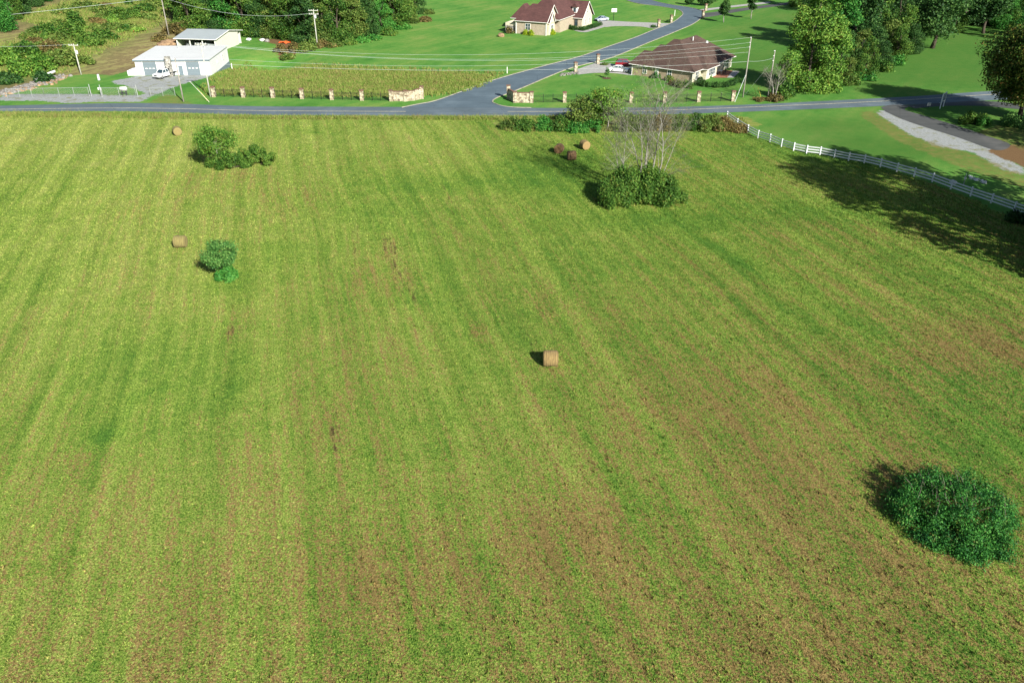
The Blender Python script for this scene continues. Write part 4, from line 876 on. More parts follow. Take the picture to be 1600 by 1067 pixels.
for (px, py), lb in (((899, 113.2), 'stone driveway pillar at the road edge of the brown roofed house, nearer one'), ((934, 100), 'stone driveway pillar of the brown roofed house, farther one'), ((1029, 42.8), 'dark stone pillar left of the upper driveway mouth'), ((1048.5, 35.8), 'dark stone pillar right of the upper driveway mouth'),
                     ((1098, 28.5), 'brown stone gate pillar on the near side of the lane at the road bend'), ((1102.5, 17.5), 'brown stone gate pillar on the far side of the lane at the road bend')):
    pillar(lb, G(px, py), .3, 'stone driveway pillars', .75, 2.2, 'driveway_pillar')
# ------------------------------------------------------------------ utility poles and lines
def pole(label, px, py, top, mat='pole_wood', arm=None, arms=(0,), trans=False, r=.14, name='utility_pole', rz=0):
    x, y = G(px, py); H = HT(px, py, top); t = thing(name, (x, y, Tz(x, y)), label, 'utility pole', None, rz)
    mb = MB(); mb.tube([(0, 0, -.3), (0, 0, H*.5), (0, 0, H)], [r*1.15, r, r*.75], 10); mb.build('shaft', mat, t, smooth=True)
    if arm:
        for dz in arms:
            a = MB(); a.box((0, -.14, H-.3-dz), (arm, .13, .15)); a.build('crossarm', mat, t)
            for q in (-.45, -.2, .45): s = MB(); s.tube([(q*arm, -.14, H-.22-dz), (q*arm, -.14, H-.02-dz)], [.07, .05], 6); s.build('insulator', 'ceramic', t)
    else:
        for dz in (0.1, 1.1, 2.0): s = MB(); s.tube([(0, -.1, H-dz), (-.25, -.1, H-dz+.02)], [.05, .06], 6); s.build('insulator', 'ceramic', t)
    if trans: s = MB(); s.tube([(.34, -.1, H-2.3), (.34, -.1, H-2.2), (.34, -.1, H-1.5), (.34, -.1, H-1.4)], [.2, .26, .26, .16], 12); s.build('transformer', 'ceramic', t, smooth=True)
    return Vector((x, y, Tz(x, y)+H))
pA = pole('pale utility pole with short crossarm and transformer on the hillside above the rock bank', 127, 117, 69, 'pole_pale', 2.2, trans=True)
pB = pole('plain grey utility pole by the chain link fence in front of the white building', 287, 159.5, 91, 'pole_wood')
pC = pole('pale utility pole with crossarm in front of the right side of the white building', 329, 151.5, 67, 'pole_pale', 2.4)
pD = pole('grey utility pole with double crossarm and transformer at the forest edge', 496.5, 76, 15, 'pole_pale', 2.6, (0, .9), True)
pE = pole('weathered dark utility pole on the hillside left of the grey shed', 264, 56, -6, 'pole_wood', 2.6, r=.14)
pF = pole('tall leaning grey utility pole between the last fence pillar and the dead stump', 1160.5, 152.5, 58, 'pole_wood', r=.135)
pG = pole('shorter grey utility pole beside the dead tree stump right of the fence', 1199, 156, 79, 'pole_wood', r=.13)
def wire(label, a, b_, sag, r=.03, group=None, name='power_line'):
    mb = MB(); n_ = 28; a, b_ = Vector(a), Vector(b_); c = a.copy(); pts = []
    for i in range(n_+1):
        t_ = i/n_; p = a.lerp(b_, t_)-Vector((0, 0, 4*sag*t_*(1-t_))); pts.append(p-c)
    mb.tube(pts, r, 4); o = mb.build(name, 'wire', loc=c); tag(o, label, 'cable', group)
Z = lambda v, d, dx=0: Vector((v.x+dx, v.y, v.z+d))
wg = 'cables between the pole by the white building and the tall right pole'
for i, (da, db, s, wn) in enumerate([(-.05, -.1, 2.9, 'topmost'), (-.1, -1.1, 3.3, 'second highest'), (-.3, -2.0, 3.0, 'third highest'), (-3.0, -3.0, 2.2, 'second lowest'), (-4.1, -4.9, 1.6, 'lowest')]):
    wire(f"{wn} pale cable from the white building's pole to the tall right pole", Z(pC, da, (-1.0, .0, 1.0, 0, 0)[i]), Z(pF, db), s, .016+.006*(i == 4), wg)
wire('pale cable from the hillside pole down to the pole at the forest edge', Z(pE, -.3), Z(pD, -.9), 2.4, .024)
wire('long pale cable from the hillside pole leaving the frame at the left', Z(pE, -.4), (pE.x-170, pE.y-62, pE.z-3), 3.2, .034)
wire('short cable from the tall right pole to the shorter pole beside it', Z(pF, -4.8), Z(pG, -1.5), .3, .025)
wire('cable from the hillside pole with transformer up to the left', Z(pA, -.1), (pA.x-80, pA.y+10, pA.z+2), 2, .02)
for lb, px, py, top, d in (('steel guy wire of the tall right pole ending beside the last fence pillar', 1148, 160, pF, -7.5), ('steel guy wire from the short right pole to the ground by the tall pole', 1164, 148, pG, -2.0)):
    p = P3(px, py); wire(lb, p, Z(top, d), 0, .045 if px < 1150 else .02, 'guy wires', 'guy_wire')
for i, (px, py, tx, ty, lb) in enumerate([(327, 160, 296, 127, 'white guy wire guard in front of the white building'), (323.5, 158, 315, 145, 'short yellow guy guard by the pale utility pole, left of the pair'), (326.5, 159, 308, 138, 'long yellow guy guard by the pale utility pole'),
                                  (1182, 151.5, 1177.5, 135, 'yellow guy guard left of the dead stump, nearer the tall pole'), (1189.5, 154.5, 1184.5, 136, 'yellow guy guard left of the dead stump, nearer the short pole'), (521, 72, 515, 66, 'yellow guy guard at the forest edge, left of the pair'), (528, 74, 521, 64, 'yellow guy guard at the forest edge, right of the pair')]):
    p = P3(px, py); r_ = ray(tx, ty); tt = (p.y+ (1.2 if i > 2 else 2.5))/r_[1]; q = Vector((r_[0]*tt, r_[1]*tt, CAMH+r_[2]*tt))
    mb = MB(); mb.tube([(0, 0, 0), q-p], .035, 6); o = mb.build('guy_guard', 'trim_white' if i == 0 else 'yellow_plastic', loc=p); tag(o, lb, 'guy guard', 'guy wire guards')
# dead stump with vines
t, _ = bare_tree('dead pale stump with broken forked limbs left of the big bright tree', *G(1206, 157), [(0, 0, .05, 0, 6.2, .2), (.3, 0, .38, .1, 6.2, .16)], 19, 6, 1.2)
x, y = G(1210, 158); make_shrub('brush', 'brown withered vines around the dead stump', 'bush', x, y, 1.9, 4.5, 'leaf_brown', 71, 10, 1500, .2)
x, y = G(1186, 158); make_shrub('brush', 'low brown weeds between the two right utility poles', 'bush', x, y, 1.0, 4.2, 'leaf_brown', 72, 8, 900, .2)
# ------------------------------------------------------------------ building helpers
def hip_roof(t, name, mat, u0, u1, w0, w1, ze, zr, ov=.45, ridge=None, axis='w', gable=(False, False), th=.22, gmat=None):
    # eave rectangle u0..u1 x w0..w1, ridge along axis, gable ends where told
    a0, a1, b0, b1 = u0-ov, u1+ov, w0-ov, w1+ov
    if axis == 'w':
        um = (u0+u1)/2; r0 = b0 if gable[0] else (ridge[0] if ridge else w0+(u1-u0)/2); r1 = b1 if gable[1] else (ridge[1] if ridge else w1-(u1-u0)/2); RA, RB = (um, r0, zr), (um, r1, zr)
        corners = [(a0, b0), (a1, b0), (a1, b1), (a0, b1)]; fcs = [(0, 1, 4), (1, 2, 5, 4), (2, 3, 5), (3, 0, 4, 5)]
    else:
        wm = (w0+w1)/2; r0 = a0 if gable[0] else (ridge[0] if ridge else u0+(w1-w0)/2); r1 = a1 if gable[1] else (ridge[1] if ridge else u1-(w1-w0)/2); RA, RB = (r0, wm, zr), (r1, wm, zr)
        corners = [(a0, b0), (a1, b0), (a1, b1), (a0, b1)]; fcs = [(0, 1, 5, 4), (1, 2, 5), (2, 3, 4, 5), (3, 0, 4)]
    top = [(x, y, ze) for x, y in corners]+[RA, RB]; bot = [(x, y, z-th) for x, y, z in top]
    vs = top+bot; fs = []
    for f in fcs:
        g = gable[0] if f in ((0, 1, 4), (3, 0, 4)) and len(f) == 3 and ((axis == 'w' and f == (0, 1, 4)) or (axis == 'u' and f == (3, 0, 4))) else False
        if len(f) == 3 and ((axis == 'w' and f == (2, 3, 5)) or (axis == 'u' and f == (1, 2, 5))): g = gable[1]
        if g: continue
        fs.append(f); fs.append(tuple(i+6 for i in reversed(f)))
    for i in range(4):
        j = (i+1) % 4; is_g = (axis == 'w' and ((i == 0 and gable[0]) or (i == 2 and gable[1]))) or (axis == 'u' and ((i == 3 and gable[0]) or (i == 1 and gable[1])))
        if is_g:
            k = {('w', 0): 4, ('w', 2): 5, ('u', 3): 4, ('u', 1): 5}[(axis, i)]; fs += [(i, k, k+6, i+6), (k, j, j+6, k+6)]
        else: fs.append((i, j, j+6, i+6))
    mb = MB(); mb.add(vs, fs); r = mb.build(name, mat, t)
    e = MB()
    for i in range(4):
        (x0, y0), (x1, y1) = corners[i], corners[(i+1) % 4]
        is_g = (axis == 'w' and ((i == 0 and gable[0]) or (i == 2 and gable[1]))) or (axis == 'u' and ((i == 3 and gable[0]) or (i == 1 and gable[1])))
        if not is_g: e.tube([(x0, y0, ze-.12), (x1, y1, ze-.12)], .09, 5)
        else:
            k = RA if i in (0, 3) else RB; e.tube([(x0, y0, ze-.1), (k[0], k[1], k[2]-.1), (x1, y1, ze-.1)], .10, 4)
    e.build('gutter', 'trim_white', r)
    if gmat:
        for gi, (g, K) in enumerate(zip(gable, (RA, RB))):
            if not g: continue
            q = MB()
            if axis == 'w':
                yy_ = (w0, w1)[gi]; s = 1 if gi == 0 else -1; q.add([(u0, yy_, ze-.3), (u1, yy_, ze-.3), (K[0], yy_, zr-.35), (u0, yy_+s*.15, ze-.3), (u1, yy_+s*.15, ze-.3), (K[0], yy_+s*.15, zr-.35)], [(0, 1, 2), (5, 4, 3), (0, 3, 4, 1), (1, 4, 5, 2), (2, 5, 3, 0)])
            else:
                xx_ = (u0, u1)[gi]; s = 1 if gi == 0 else -1; q.add([(xx_, w0, ze-.3), (xx_, w1, ze-.3), (xx_, K[1], zr-.35), (xx_+s*.15, w0, ze-.3), (xx_+s*.15, w1, ze-.3), (xx_+s*.15, K[1], zr-.35)], [(0, 1, 2), (5, 4, 3), (0, 3, 4, 1), (1, 4, 5, 2), (2, 5, 3, 0)])
            q.build('gable', gmat, t)
    return r
def window(t, c, w, h, face, name='window', panes=2, frame='trim_white', shutter=False):
    # face: 'f' looks to -w, 'r' looks to +u ; c = (u, w, zcentre)
    def bx(mb, a, z, da, dz, dep, out): 
        if face == 'f': mb.box((c[0]+a, c[1]-out, c[2]+z), (da, dep, dz))
        else: mb.box((c[0]+out, c[1]+a, c[2]+z), (dep, da, dz))
    g = MB(); bx(g, 0, 0, w, h, .06, .03); wd = g.build(name, 'glass_dark', t)
    f = MB()
    for s in (-1, 1): bx(f, s*(w/2+.04), 0, .10, h+.18, .12, .05); bx(f, 0, s*(h/2+.05), w, .10, .12, .052)
    for i in range(1, panes): bx(f, -w/2+w*i/panes, 0, .07, h, .1, .048)
    bx(f, 0, 0, w, .05, .1, .046); f.build('frame', frame, wd)
    if shutter:
        for s in (-1, 1): q = MB(); bx(q, s*(w/2+.32), 0, .4, h+.1, .08, .045); q.build('shutter', shutter, wd)
    return wd
# --- white metal building
x0, y0 = G(215, 118.3); x1, _ = G(330, 118.3); WW, DD = x1-x0, 15.5
wb = thing('metal_building', (x0, y0, 0), 'long white metal building with two grey roll doors and low sloping roof', 'building', rz=R(2))
mb = MB(); mb.add([(0, 0, -.2), (WW, 0, -.2), (WW, DD, -2.6), (0, DD, -.2), (0, 0, 3.55), (WW, 0, 3.55), (WW, DD, 3.75), (0, DD, 3.75)], [(0, 1, 5, 4), (1, 2, 6, 5), (2, 3, 7, 6), (3, 0, 4, 7), (0, 3, 2, 1)]); mb.build('wall', 'metal_white', wb)
mb = MB(); mb.add([(-.3, -.3, 3.56), (WW+.3, -.3, 3.56), (WW+.3, DD+.3, 3.86), (-.3, DD+.3, 3.86), (-.3, -.3, 3.68), (WW+.3, -.3, 3.68), (WW+.3, DD+.3, 4.0), (-.3, DD+.3, 4.0)], [(3, 2, 1, 0), (4, 5, 6, 7), (0, 1, 5, 4), (1, 2, 6, 5), (2, 3, 7, 6), (3, 0, 4, 7)]); rf_ = mb.build('roof', 'metal_roof_white', wb)
mb = MB(); mb.box((WW/2, -.36, 3.45), (WW+.6, .12, .30)); mb.build('fascia', 'slate_paint', rf_)
for q in (.35, .72):
    mb = MB(); mb.tube([(WW*q, DD*.85, 3.9), (WW*q, DD*.85, 4.6)], .12, 8); mb.build('vent_pipe', 'galvanised', rf_)
mb = MB(); mb.add([(WW+.03, 2.5, -.15), (WW+.03, DD+.02, -2.7), (WW+.03, DD+.02, .25), (WW+.09, 2.5, -.15), (WW+.09, DD+.02, -2.7), (WW+.09, DD+.02, .25)], [(0, 1, 2), (5, 4, 3), (0, 3, 4, 1), (1, 4, 5, 2), (2, 5, 3, 0)]); mb.build('foundation_skirt', 'slate_paint', wb)
for px in (237, 303.5):
    cx = (px-215)/115*WW; d = MB(); d.box((cx, -.04, 1.5), (3.1, .1, 3.0)); dr = d.build('roll_door', 'door_grey', wb)
    f = MB(); f.box((cx-1.62, -.06, 1.55), (.14, .14, 3.1)); f.box((cx+1.62, -.06, 1.55), (.14, .14, 3.1)); f.box((cx, -.06, 3.17), (3.4, .14, .14)); f.build('door_frame', 'trim_white', dr)
    f = MB()
    for k in (-1, 0, 1): f.box((cx+k*.85, -.1, 1.6), (.5, .04, .2))
    f.build('door_window', 'trim_white', dr)
cx = (284-215)/115*WW; d = MB(); d.box((cx, -.04, 1.1), (.95, .1, 2.15)); dd = d.build('door', 'slate_paint', wb); k = MB(); k.tube([(cx+.35, -.1, 1.05), (cx+.35, -.18, 1.05)], .05, 6); k.build('handle', 'galvanised', dd)
window(wb, (WW, 10.5, 2.2), .7, 1.1, 'r', panes=1); window(wb, (WW, 6, 1.9), .3, .4, 'r', name='wall_vent', panes=1)
mb = MB(); mb.add([(-2.2, -.1, -.1), (-.02, -.1, -.1), (-.02, 3, -.1), (-2.2, 3, -.1), (-2.2, -.1, 1.1), (-.02, -.1, 1.75), (-.02, 3, 1.75), (-2.2, 3, 1.1)], [(0, 1, 5, 4), (1, 2, 6, 5), (2, 3, 7, 6), (3, 0, 4, 7), (4, 5, 6, 7), (0, 3, 2, 1)]); mb.build('side_annex', 'metal_white', wb)
cx = (267.5-215)/115*WW; mb = MB(); mb.box((cx+.2, -1.0, 2.2), (1.35, .9, 4.5), top=.88); mb.build('chimney', 'stone_grey', wb, bevel=.05)
# --- grey open shed
sx, sy = G(281, 77.5); sh = thing('open_shed', (sx-.5, sy, Tz(sx, sy)), 'open fronted grey roofed shed with cream side wall behind the white building', 'shed', rz=R(-9))
SW, SD = 11.2, 15; ZB = .6-Tz(sx, sy)*.4
r = hip_roof(sh, 'roof', 'metal_roof_grey', 0, SW, 0, SD, 2.9, 4.1, .5, axis='u', gable=(True, True), th=.1, gmat='metal_cream')
mb = MB(); mb.box((SW-.05, SD*.44, 1.1), (.14, SD*.88, 3.4)); mb.build('side_wall', 'metal_cream', sh)
mb = MB(); mb.box((.05, SD/2, 1.1), (.14, SD-.2, 3.4)); mb.build('side_wall', 'metal_cream', sh)
mb = MB(); mb.box((SW/2, SD-.05, 1.1), (SW-.3, .14, 3.4)); mb.build('back_wall', 'metal_cream', sh)
for q in (0, .34, .67, 1.0):
    mb = MB(); mb.box((.15+q*(SW-.3), .02, 1.2), (.2, .2, 3.2)); mb.build('post', 'trim_white', sh)
sd_r = random.Random(5); mb = MB()
for i in range(22): mb.box((sd_r.uniform(1, SW-1), sd_r.uniform(1, 6), sd_r.uniform(.2, .9)), (sd_r.uniform(.5, 1.6), sd_r.uniform(.5, 1.2), sd_r.uniform(.5, 1.6)), sd_r.uniform(0, 3))
o = mb.build('stored_goods', 'debris_mixed', loc=sh.location, rz=R(-9)); tag(o, 'cluttered heap of stored goods inside the open shed', 'clutter', kind='stuff')
# --- house with red brown roof (top centre)
hx, hy = G(853.5, 56.3); h1 = thing('tan_brick_house', (hx, hy, Tz(hx, hy)), 'large tan brick house with steep dark red roof and dormer above the side road', 'house', rz=R(-25))
mb = MB(); mb.box((-5, 4.5, 1.7), (10, 9, 4.0)); mb.build('wall', 'brick_tan', h1)
mb = MB(); mb.box((-4, 15, 1.72), (11, 16, 3.9)); mb.build('wall', 'brick_tan', h1)
mb = MB(); mb.box((1.05, 22.5, 1.4), (7, 9, 3.1)); mb.build('wall', 'siding_cream', h1)
mb = MB(); mb.box((1.0, 17.93, 1.3), (6.9, .1, 2.6)); mb.build('porch_wall', 'brick_tan', h1)
hip_roof(h1, 'roof', 'shingle_red', -10, 0, 0, 9, 3.75, 8.1, .5, axis='u', gable=(False, True), gmat='siding_cream', ridge=(-6.5, 0))
hip_roof(h1, 'roof', 'shingle_red', -9.6, 1.4, 6, 23, 3.8, 10.4, .5, axis='w', ridge=(11.5, 18))
hip_roof(h1, 'roof', 'shingle_red', -3.5, 4.6, 18, 27, 2.95, 7.4, .5, axis='u', gable=(True, True), gmat='siding_cream')
hip_roof(h1, 'roof', 'shingle_red', -.9, .5, 1, 5.2, 3.4, 6.2, .25, axis='u', gable=(True, True), gmat='siding_cream')
hip_roof(h1, 'roof', 'shingle_red', -15, -9.6, 8, 16, 3.2, 7.0, .4, axis='w')
mb = MB(); mb.box((.2, 3.1, 1.6), (.6, 4.2, 3.4)); mb.build('bay_wall', 'siding_cream', h1)
# dormer
mb = MB(); mb.box((1.6, 20.0, 4.9), (1.5, 2.2, 2.2)); dm = mb.build('dormer', 'trim_white', h1)
mb = MB(); mb.add([(.55, 18.5, 5.9), (2.65, 18.5, 5.9), (1.6, 18.5, 7.0), (.55, 21.6, 5.9), (2.65, 21.6, 5.9), (1.6, 21.6, 7.0)], [(0, 1, 2), (5, 4, 3), (0, 3, 4, 1), (1, 4, 5, 2), (2, 5, 3, 0)]); mb.build('dormer_roof', 'shingle_red', dm)
mb = MB(); mb.box((1.6, 18.87, 5.0), (.8, .06, 1.2)); mb.build('dormer_window', 'glass_dark', dm)
window(h1, (-6, 0, 2.1), 1.5, 1.8, 'f', shutter=False); window(h1, (.5, 3.1, 1.7), 1.8, 1.9, 'r', panes=3)
for q in (20.5, 24.2): window(h1, (4.55, q, 1.5), 1.0, 1.6, 'r')
window(h1, (4.55, 22.4, 4.6), .8, 1.3, 'r', panes=1)
for q in (.2, 2.6): window(h1, (q, 17.88, 1.5), .9, 1.7, 'f', frame='shutter_dark')
for q in (-9.9, -.1): mb = MB(); mb.tube([(q, -.08, 0), (q, -.08, 3.7)], .12, 5); mb.build('downpipe', 'trim_white', h1)
# deck at the left of the house
dx, dy = G(790, 51.5); dk = thing('stone_terrace', (dx, dy, Tz(dx, dy)), 'raised stone terrace with parapet at the left side of the tan brick house', 'terrace', rz=R(-25))
mb = MB(); mb.box((1.8, 4, .9), (4.4, 6.5, 2.2)); mb.build('base', 'stone_grey', dk)
mb = MB()
for a, b_, c_ in (((1.8, .85, 2.4), (4.4, .2, .9), 0), ((-.3, 4, 2.4), (.2, 6.4, .9), 0)): mb.box(a, b_)
mb.build('parapet', 'siding_cream', dk)
x, y = G(797, 53); make_shrub('ornamental_grass', 'brown ornamental grasses in front of the stone terrace', 'shrub', x, y, 2.3, 3.6, 'leaf_brown', 80, 8, 900, .2)
x, y = G(783, 57.5)
def rock(name, label, x, y, s, seed, mat='rock', cat='rock', group=None, z=0, flat=.7):
    rd = random.Random(seed); me = bpy.data.meshes.new(name); bm = bmesh.new(); bmesh.ops.create_icosphere(bm, subdivisions=2, radius=s)
    for v in bm.verts:
        n_ = mnoise.noise(v.co*1.3/s+Vector((seed, 0, 0))); v.co *= 1+.35*n_; v.co.z *= flat; v.co.x *= 1.25
    bm.to_mesh(me); bm.free(); me.materials.append(M[mat]); o = bpy.data.objects.new(name, me); COL.objects.link(o)
    o.location = (x, y, Tz(x, y)+s*flat*.35+z); o.rotation_euler = (0, 0, rd.uniform(0, 6)); return tag(o, label, cat, group)
rock('boulder', 'brownish boulder on the mulch left of the stone terrace', x, y, 1.1, 3, 'rock_brown')
for i, (px, py, H, W, lb) in enumerate([(819.5, 54.5, 2.0, 1.8, 'left one of the pair against the tan brick front wall'), (828.5, 55.2, 2.0, 2.1, 'right one of the pair against the tan brick front wall'), (861, 54, 2.0, 2.0, 'alone right of the tan brick house corner')]):
    x, y = G(px, py); make_shrub('round_shrub', f'clipped golden shrub, {lb}', 'shrub', x+.3, y-.6, H, W, 'leaf_gold', 90+i, 8, 1400, .13, 'clipped golden shrubs', stems=False, rmin=.3, rmax=.42, part='foliage')
x, y = G(874, 43); make_tree('red_tree', 'small dark red leafed tree by the entrance of the tan brick house', 'tree', x, y, 3.4, 3, .7, 'leaf_red', 94, 12, 1600, .16, r=.07, limbs=4)
x, y = G(876, 46); make_shrub('flower_bed', 'yellow flowering plants beneath the dark red tree', 'plant', x, y, 1.0, 2.6, 'leaf_gold', 95, 8, 600, .14, stems=False)
def hedge(label, pts, h, w_, mat, seed, n_=4200):
    o = Vector(pts[0]); rg = random.Random(seed); bl = []
    for a, b_ in zip(pts[:-1], pts[1:]):
        a, b_ = Vector(a), Vector(b_); k = max(2, int((b_-a).length/.7))
        for i in range(k+1):
            p = a.lerp(b_, i/k)-o; bl.append((p.x, p.y, h*.55, w_*.55, h*.5)); bl.append((p.x+rg.uniform(-.2, .2), p.y+rg.uniform(-.2, .2), h*.35, w_*.55, h*.4))
    t = thing('hedge', (o.x, o.y, Tz(o.x, o.y)), label, 'hedge'); c = bpy.data.objects.new('foliage', leaf_mesh('foliage', mat, bl, n_, .14, seed, shell=.5)); COL.objects.link(c); c.parent = t
    mb = MB()
    for b_ in bl[::4]: mb.tube([(b_[0], b_[1], -.1), (b_[0], b_[1], h*.6)], .04, 4)
    mb.build('stem', 'bark', t)
hedge('dark clipped hedge wrapping the porch corner of the tan brick house', pxpoly([(884, 44), (898, 47.5), (911, 48.5), (925, 44.5), (938, 40.5)]), 1.3, 1.6, 'leaf_dark', 97, 6500)
# basketball hoop
x, y = G(958.5, 33); hp = thing('basketball_hoop', (x, y, 0), 'basketball hoop with white backboard beside the concrete driveway', 'basketball hoop')
mb = MB(); mb.tube([(0, 0, 0), (0, 0, 2.7), (0, -.5, 3.2)], .09, 6); mb.build('pole', 'black_iron', hp)
mb = MB(); mb.box((0, -.6, 3.3), (1.7, .06, 1.1)); mb.build('backboard', 'trim_white', hp)
mb = MB(); mb.tube([(.23*math.cos(a), -.9+.23*math.sin(a), 3.0) for a in [i*math.pi/6 for i in range(13)]], .025, 4); mb.build('rim', 'orange_tarp', hp)
# --- house with brown hip roof
hx, hy = G(1080, 130); h2 = thing('brown_roof_house', (hx, hy, 0), 'single storey brick house with broad brown hip roof beside the side road', 'house', rz=R(-36))
mb = MB(); mb.box((-7.7, 11.3, 1.2), (15.4, 22.6, 2.6)); mb.build('wall', 'brick_brown', h2)
mb = MB(); mb.box((.04, 11.3, 1.19), (.12, 22.5, 2.56)); mb.build('side_cladding', 'siding_cream', h2)
mb = MB(); mb.box((.7, 8, 1.18), (1.2, 6, 2.5)); mb.build('bay_wall', 'siding_cream', h2)
hip_roof(h2, 'roof', 'shingle_brown', -14.6, .2, 0, 23, 2.55, 7.6, .55, axis='w', ridge=(7.2, 16.4))
hip_roof(h2, 'roof', 'shingle_brown', -15.6, -8, 0, 7, 2.6, 5.2, .5, axis='u', ridge=(-14.3, -8))
hip_roof(h2, 'roof', 'shingle_brown', -14.6, -7.5, 3, 10.5, 2.6, 6.3, .4, axis='u', ridge=(-11.8, -7.5))
hip_roof(h2, 'roof', 'shingle_brown', -14.5, -7.2, 6, 15, 2.6, 7.2, .4, axis='u', ridge=(-10.2, -7.2))
hip_roof(h2, 'roof', 'shingle_brown', -5, 1.35, 4.6, 11.4, 2.5, 4.7, .45, axis='u', ridge=(-4, -1.2))
window(h2, (-12, 0, 1.45), .95, 1.4, 'f'); window(h2, (-5.6, 0, 1.45), .95, 1.4, 'f')
mb = MB(); mb.box((-8.9, -.05, 1.05), (.95, .1, 2.1)); d = mb.build('door', 'trim_white', h2); k = MB(); k.tube([(-8.6, -.1, 1), (-8.6, -.18, 1)], .04, 6); k.build('handle', 'galvanised', d)
window(h2, (1.3, 8, 1.4), 3.4, 1.5, 'r', panes=4); window(h2, (.1, 19, 1.4), 2.8, 1.5, 'r', panes=3); window(h2, (.1, 2.4, 1.3), 1.6, 1.8, 'r', name='patio_door', panes=2)
mb = MB(); mb.tube([(-6, 12, 7.0), (-6, 12, 7.9)], .12, 6); mb.build('vent_pipe', 'ceramic', h2)
mb = MB(); mb.box((-4.5, 17, 6.2), (.5, .5, .5), top=.6); mb.build('roof_vent', 'ceramic', h2)
for q in ((-15.35, -.1), (.1, -.1), (.12, 22.5)): mb = MB(); mb.tube([(*q, 0), (*q, 2.45)], .09, 5); mb.build('downpipe', 'trim_white', h2)
for i, (px, py, H, W, m_, lb) in enumerate([(1028, 122.5, 1.9, 2.4, 'leaf_emerald', 'rounded green shrub by the side door of the brown roofed house'), (1020, 122, 1.0, 1.8, 'leaf_dark', 'low dark shrub left of the rounded green one by the side door'), (1045, 126, 1.5, 2.6, 'leaf_olive', 'olive shrub against the brick wall of the brown roofed house'),
                                            (1062, 136, 2.2, 4.2, 'leaf_olive', 'spreading olive bush in front of the corner of the brown roofed house'), (1074, 138, 2.0, 3.6, 'leaf_forest', 'dark bush right of the olive bush near the house corner'), (1052, 132, 1.6, 3, 'leaf_brown', 'brownish shrub below the brick wall of the brown roofed house'),
                                            (1106, 121, 1.3, 2.4, 'leaf_emerald', 'low green shrub beneath the bay window'), (1094, 128, 1.2, 1.8, 'leaf_dark', 'dark shrub at the cream side of the brown roofed house')]):
    x, y = G(px, py); make_shrub('garden_shrub', lb, 'shrub', x, y, H, W, m_, 110+i, 8, 1500, .16, 'garden shrubs', stems=False)
hedge('dark curved hedge enclosing the patio yard of the brown roofed house', pxpoly([(1086, 134), (1100, 136), (1118, 137.5), (1135, 137), (1146, 134), (1152, 128)]), 1.4, .9, 'leaf_dark', 120, 5200)
x, y = G(1124, 116); pt = thing('patio_table', (x, y, .04), 'white patio table with dark chairs on the red brick patio', 'table')
mb = MB(); mb.tube([(0, 0, .72), (0, 0, .76)], .7, 14); mb.build('table_top', 'trim_white', pt)
for s in (-1, 1):
    for q in (-1, 1): mb = MB(); mb.tube([(.4*s, .4*q, 0), (.4*s, .4*q, .72)], .03, 5); mb.build('leg', 'trim_white', pt)
for i, (a, b_) in enumerate(((1.2, .2), (-1.1, -.3))):
    c = thing('patio_chair', (x+a, y+b_, .04), f"dark patio chair {'right' if a > 0 else 'left'} of the white patio table", 'chair', 'patio chairs')
    mb = MB(); mb.box((0, 0, .42), (.5, .5, .06)); mb.build('seat', 'plastic_dark', c); mb = MB(); mb.box((.22, 0, .75), (.06, .5, .6)); mb.build('backrest', 'plastic_dark', c)
    for s in (-.2, .2):
        for q in (-.2, .2): mb = MB(); mb.box((s, q, .2), (.05, .05, .4)); mb.build('leg', 'plastic_dark', c)
# young tree in mulch ring, rocks by pillar
x, y = G(948, 122.8); sheet('mulch_ring', [(x+1.1*math.cos(a*.5236), y+1.1*math.sin(a*.5236)) for a in range(12)], .03, 'mulch')
make_tree('young_tree', 'small young tree in a mulch ring on the lawn of the brown roofed house', 'tree', x, y, 2.6, 1.7, .8, 'leaf_pale', 130, 8, 700, .1, r=.04, bark='bark_pale', limbs=3)
mb = MB(); rd = random.Random(9)
for i in range(46):
    px = rd.uniform(876, 906); py = 117.5-(px-876)*.1+rd.uniform(-1.8, 1.8); x, y = G(px, py); mb.box((x, y, .1), (rd.uniform(.2, .6), rd.uniform(.2, .5), rd.uniform(.15, .4)), rd.uniform(0, 3), .7)
o = mb.build('landscape_stones', 'rock'); tag(o, 'loose pale landscape stones around the driveway pillar', 'stones', kind='stuff')
x, y = G(944, 101.5); make_shrub('garden_shrub', 'low yellowish plants beside the farther driveway pillar', 'shrub', x, y, .8, 2.6, 'leaf_olive', 131, 8, 700, .14, stems=False)
x, y = G(1022, 43.5); make_shrub('garden_shrub', 'dark low shrub left of the upper driveway pillar', 'shrub', x, y, 1.1, 2.4, 'leaf_dark', 132, 8, 700, .16, stems=False)
x, y = G(1044, 35.5); make_shrub('garden_shrub', 'dark low shrub beside the farther upper driveway pillar', 'shrub', x, y, 1.0, 2, 'leaf_dark', 133, 8, 700, .16, stems=False)
for px, py, lb in ((1054, 25.5, 'white marker post on the lawn inside the road bend'), (792.5, 115, 'short white marker post at the edge of the side road'), (363, 109, 'white standpipe by the right wall of the white building')):
    x, y = G(px, py); z = Tz(x, y); o = MB().box((0, 0, .7 if px < 1000 else .9), (.16, .16, 1.4 if px < 1000 else 1.8)).box((0, 0, 1.44 if px < 1000 else 1.84), (.22, .22, .08), top=.5).build('marker_post', 'trim_white', loc=(x, y, z)); tag(o, lb, 'post')
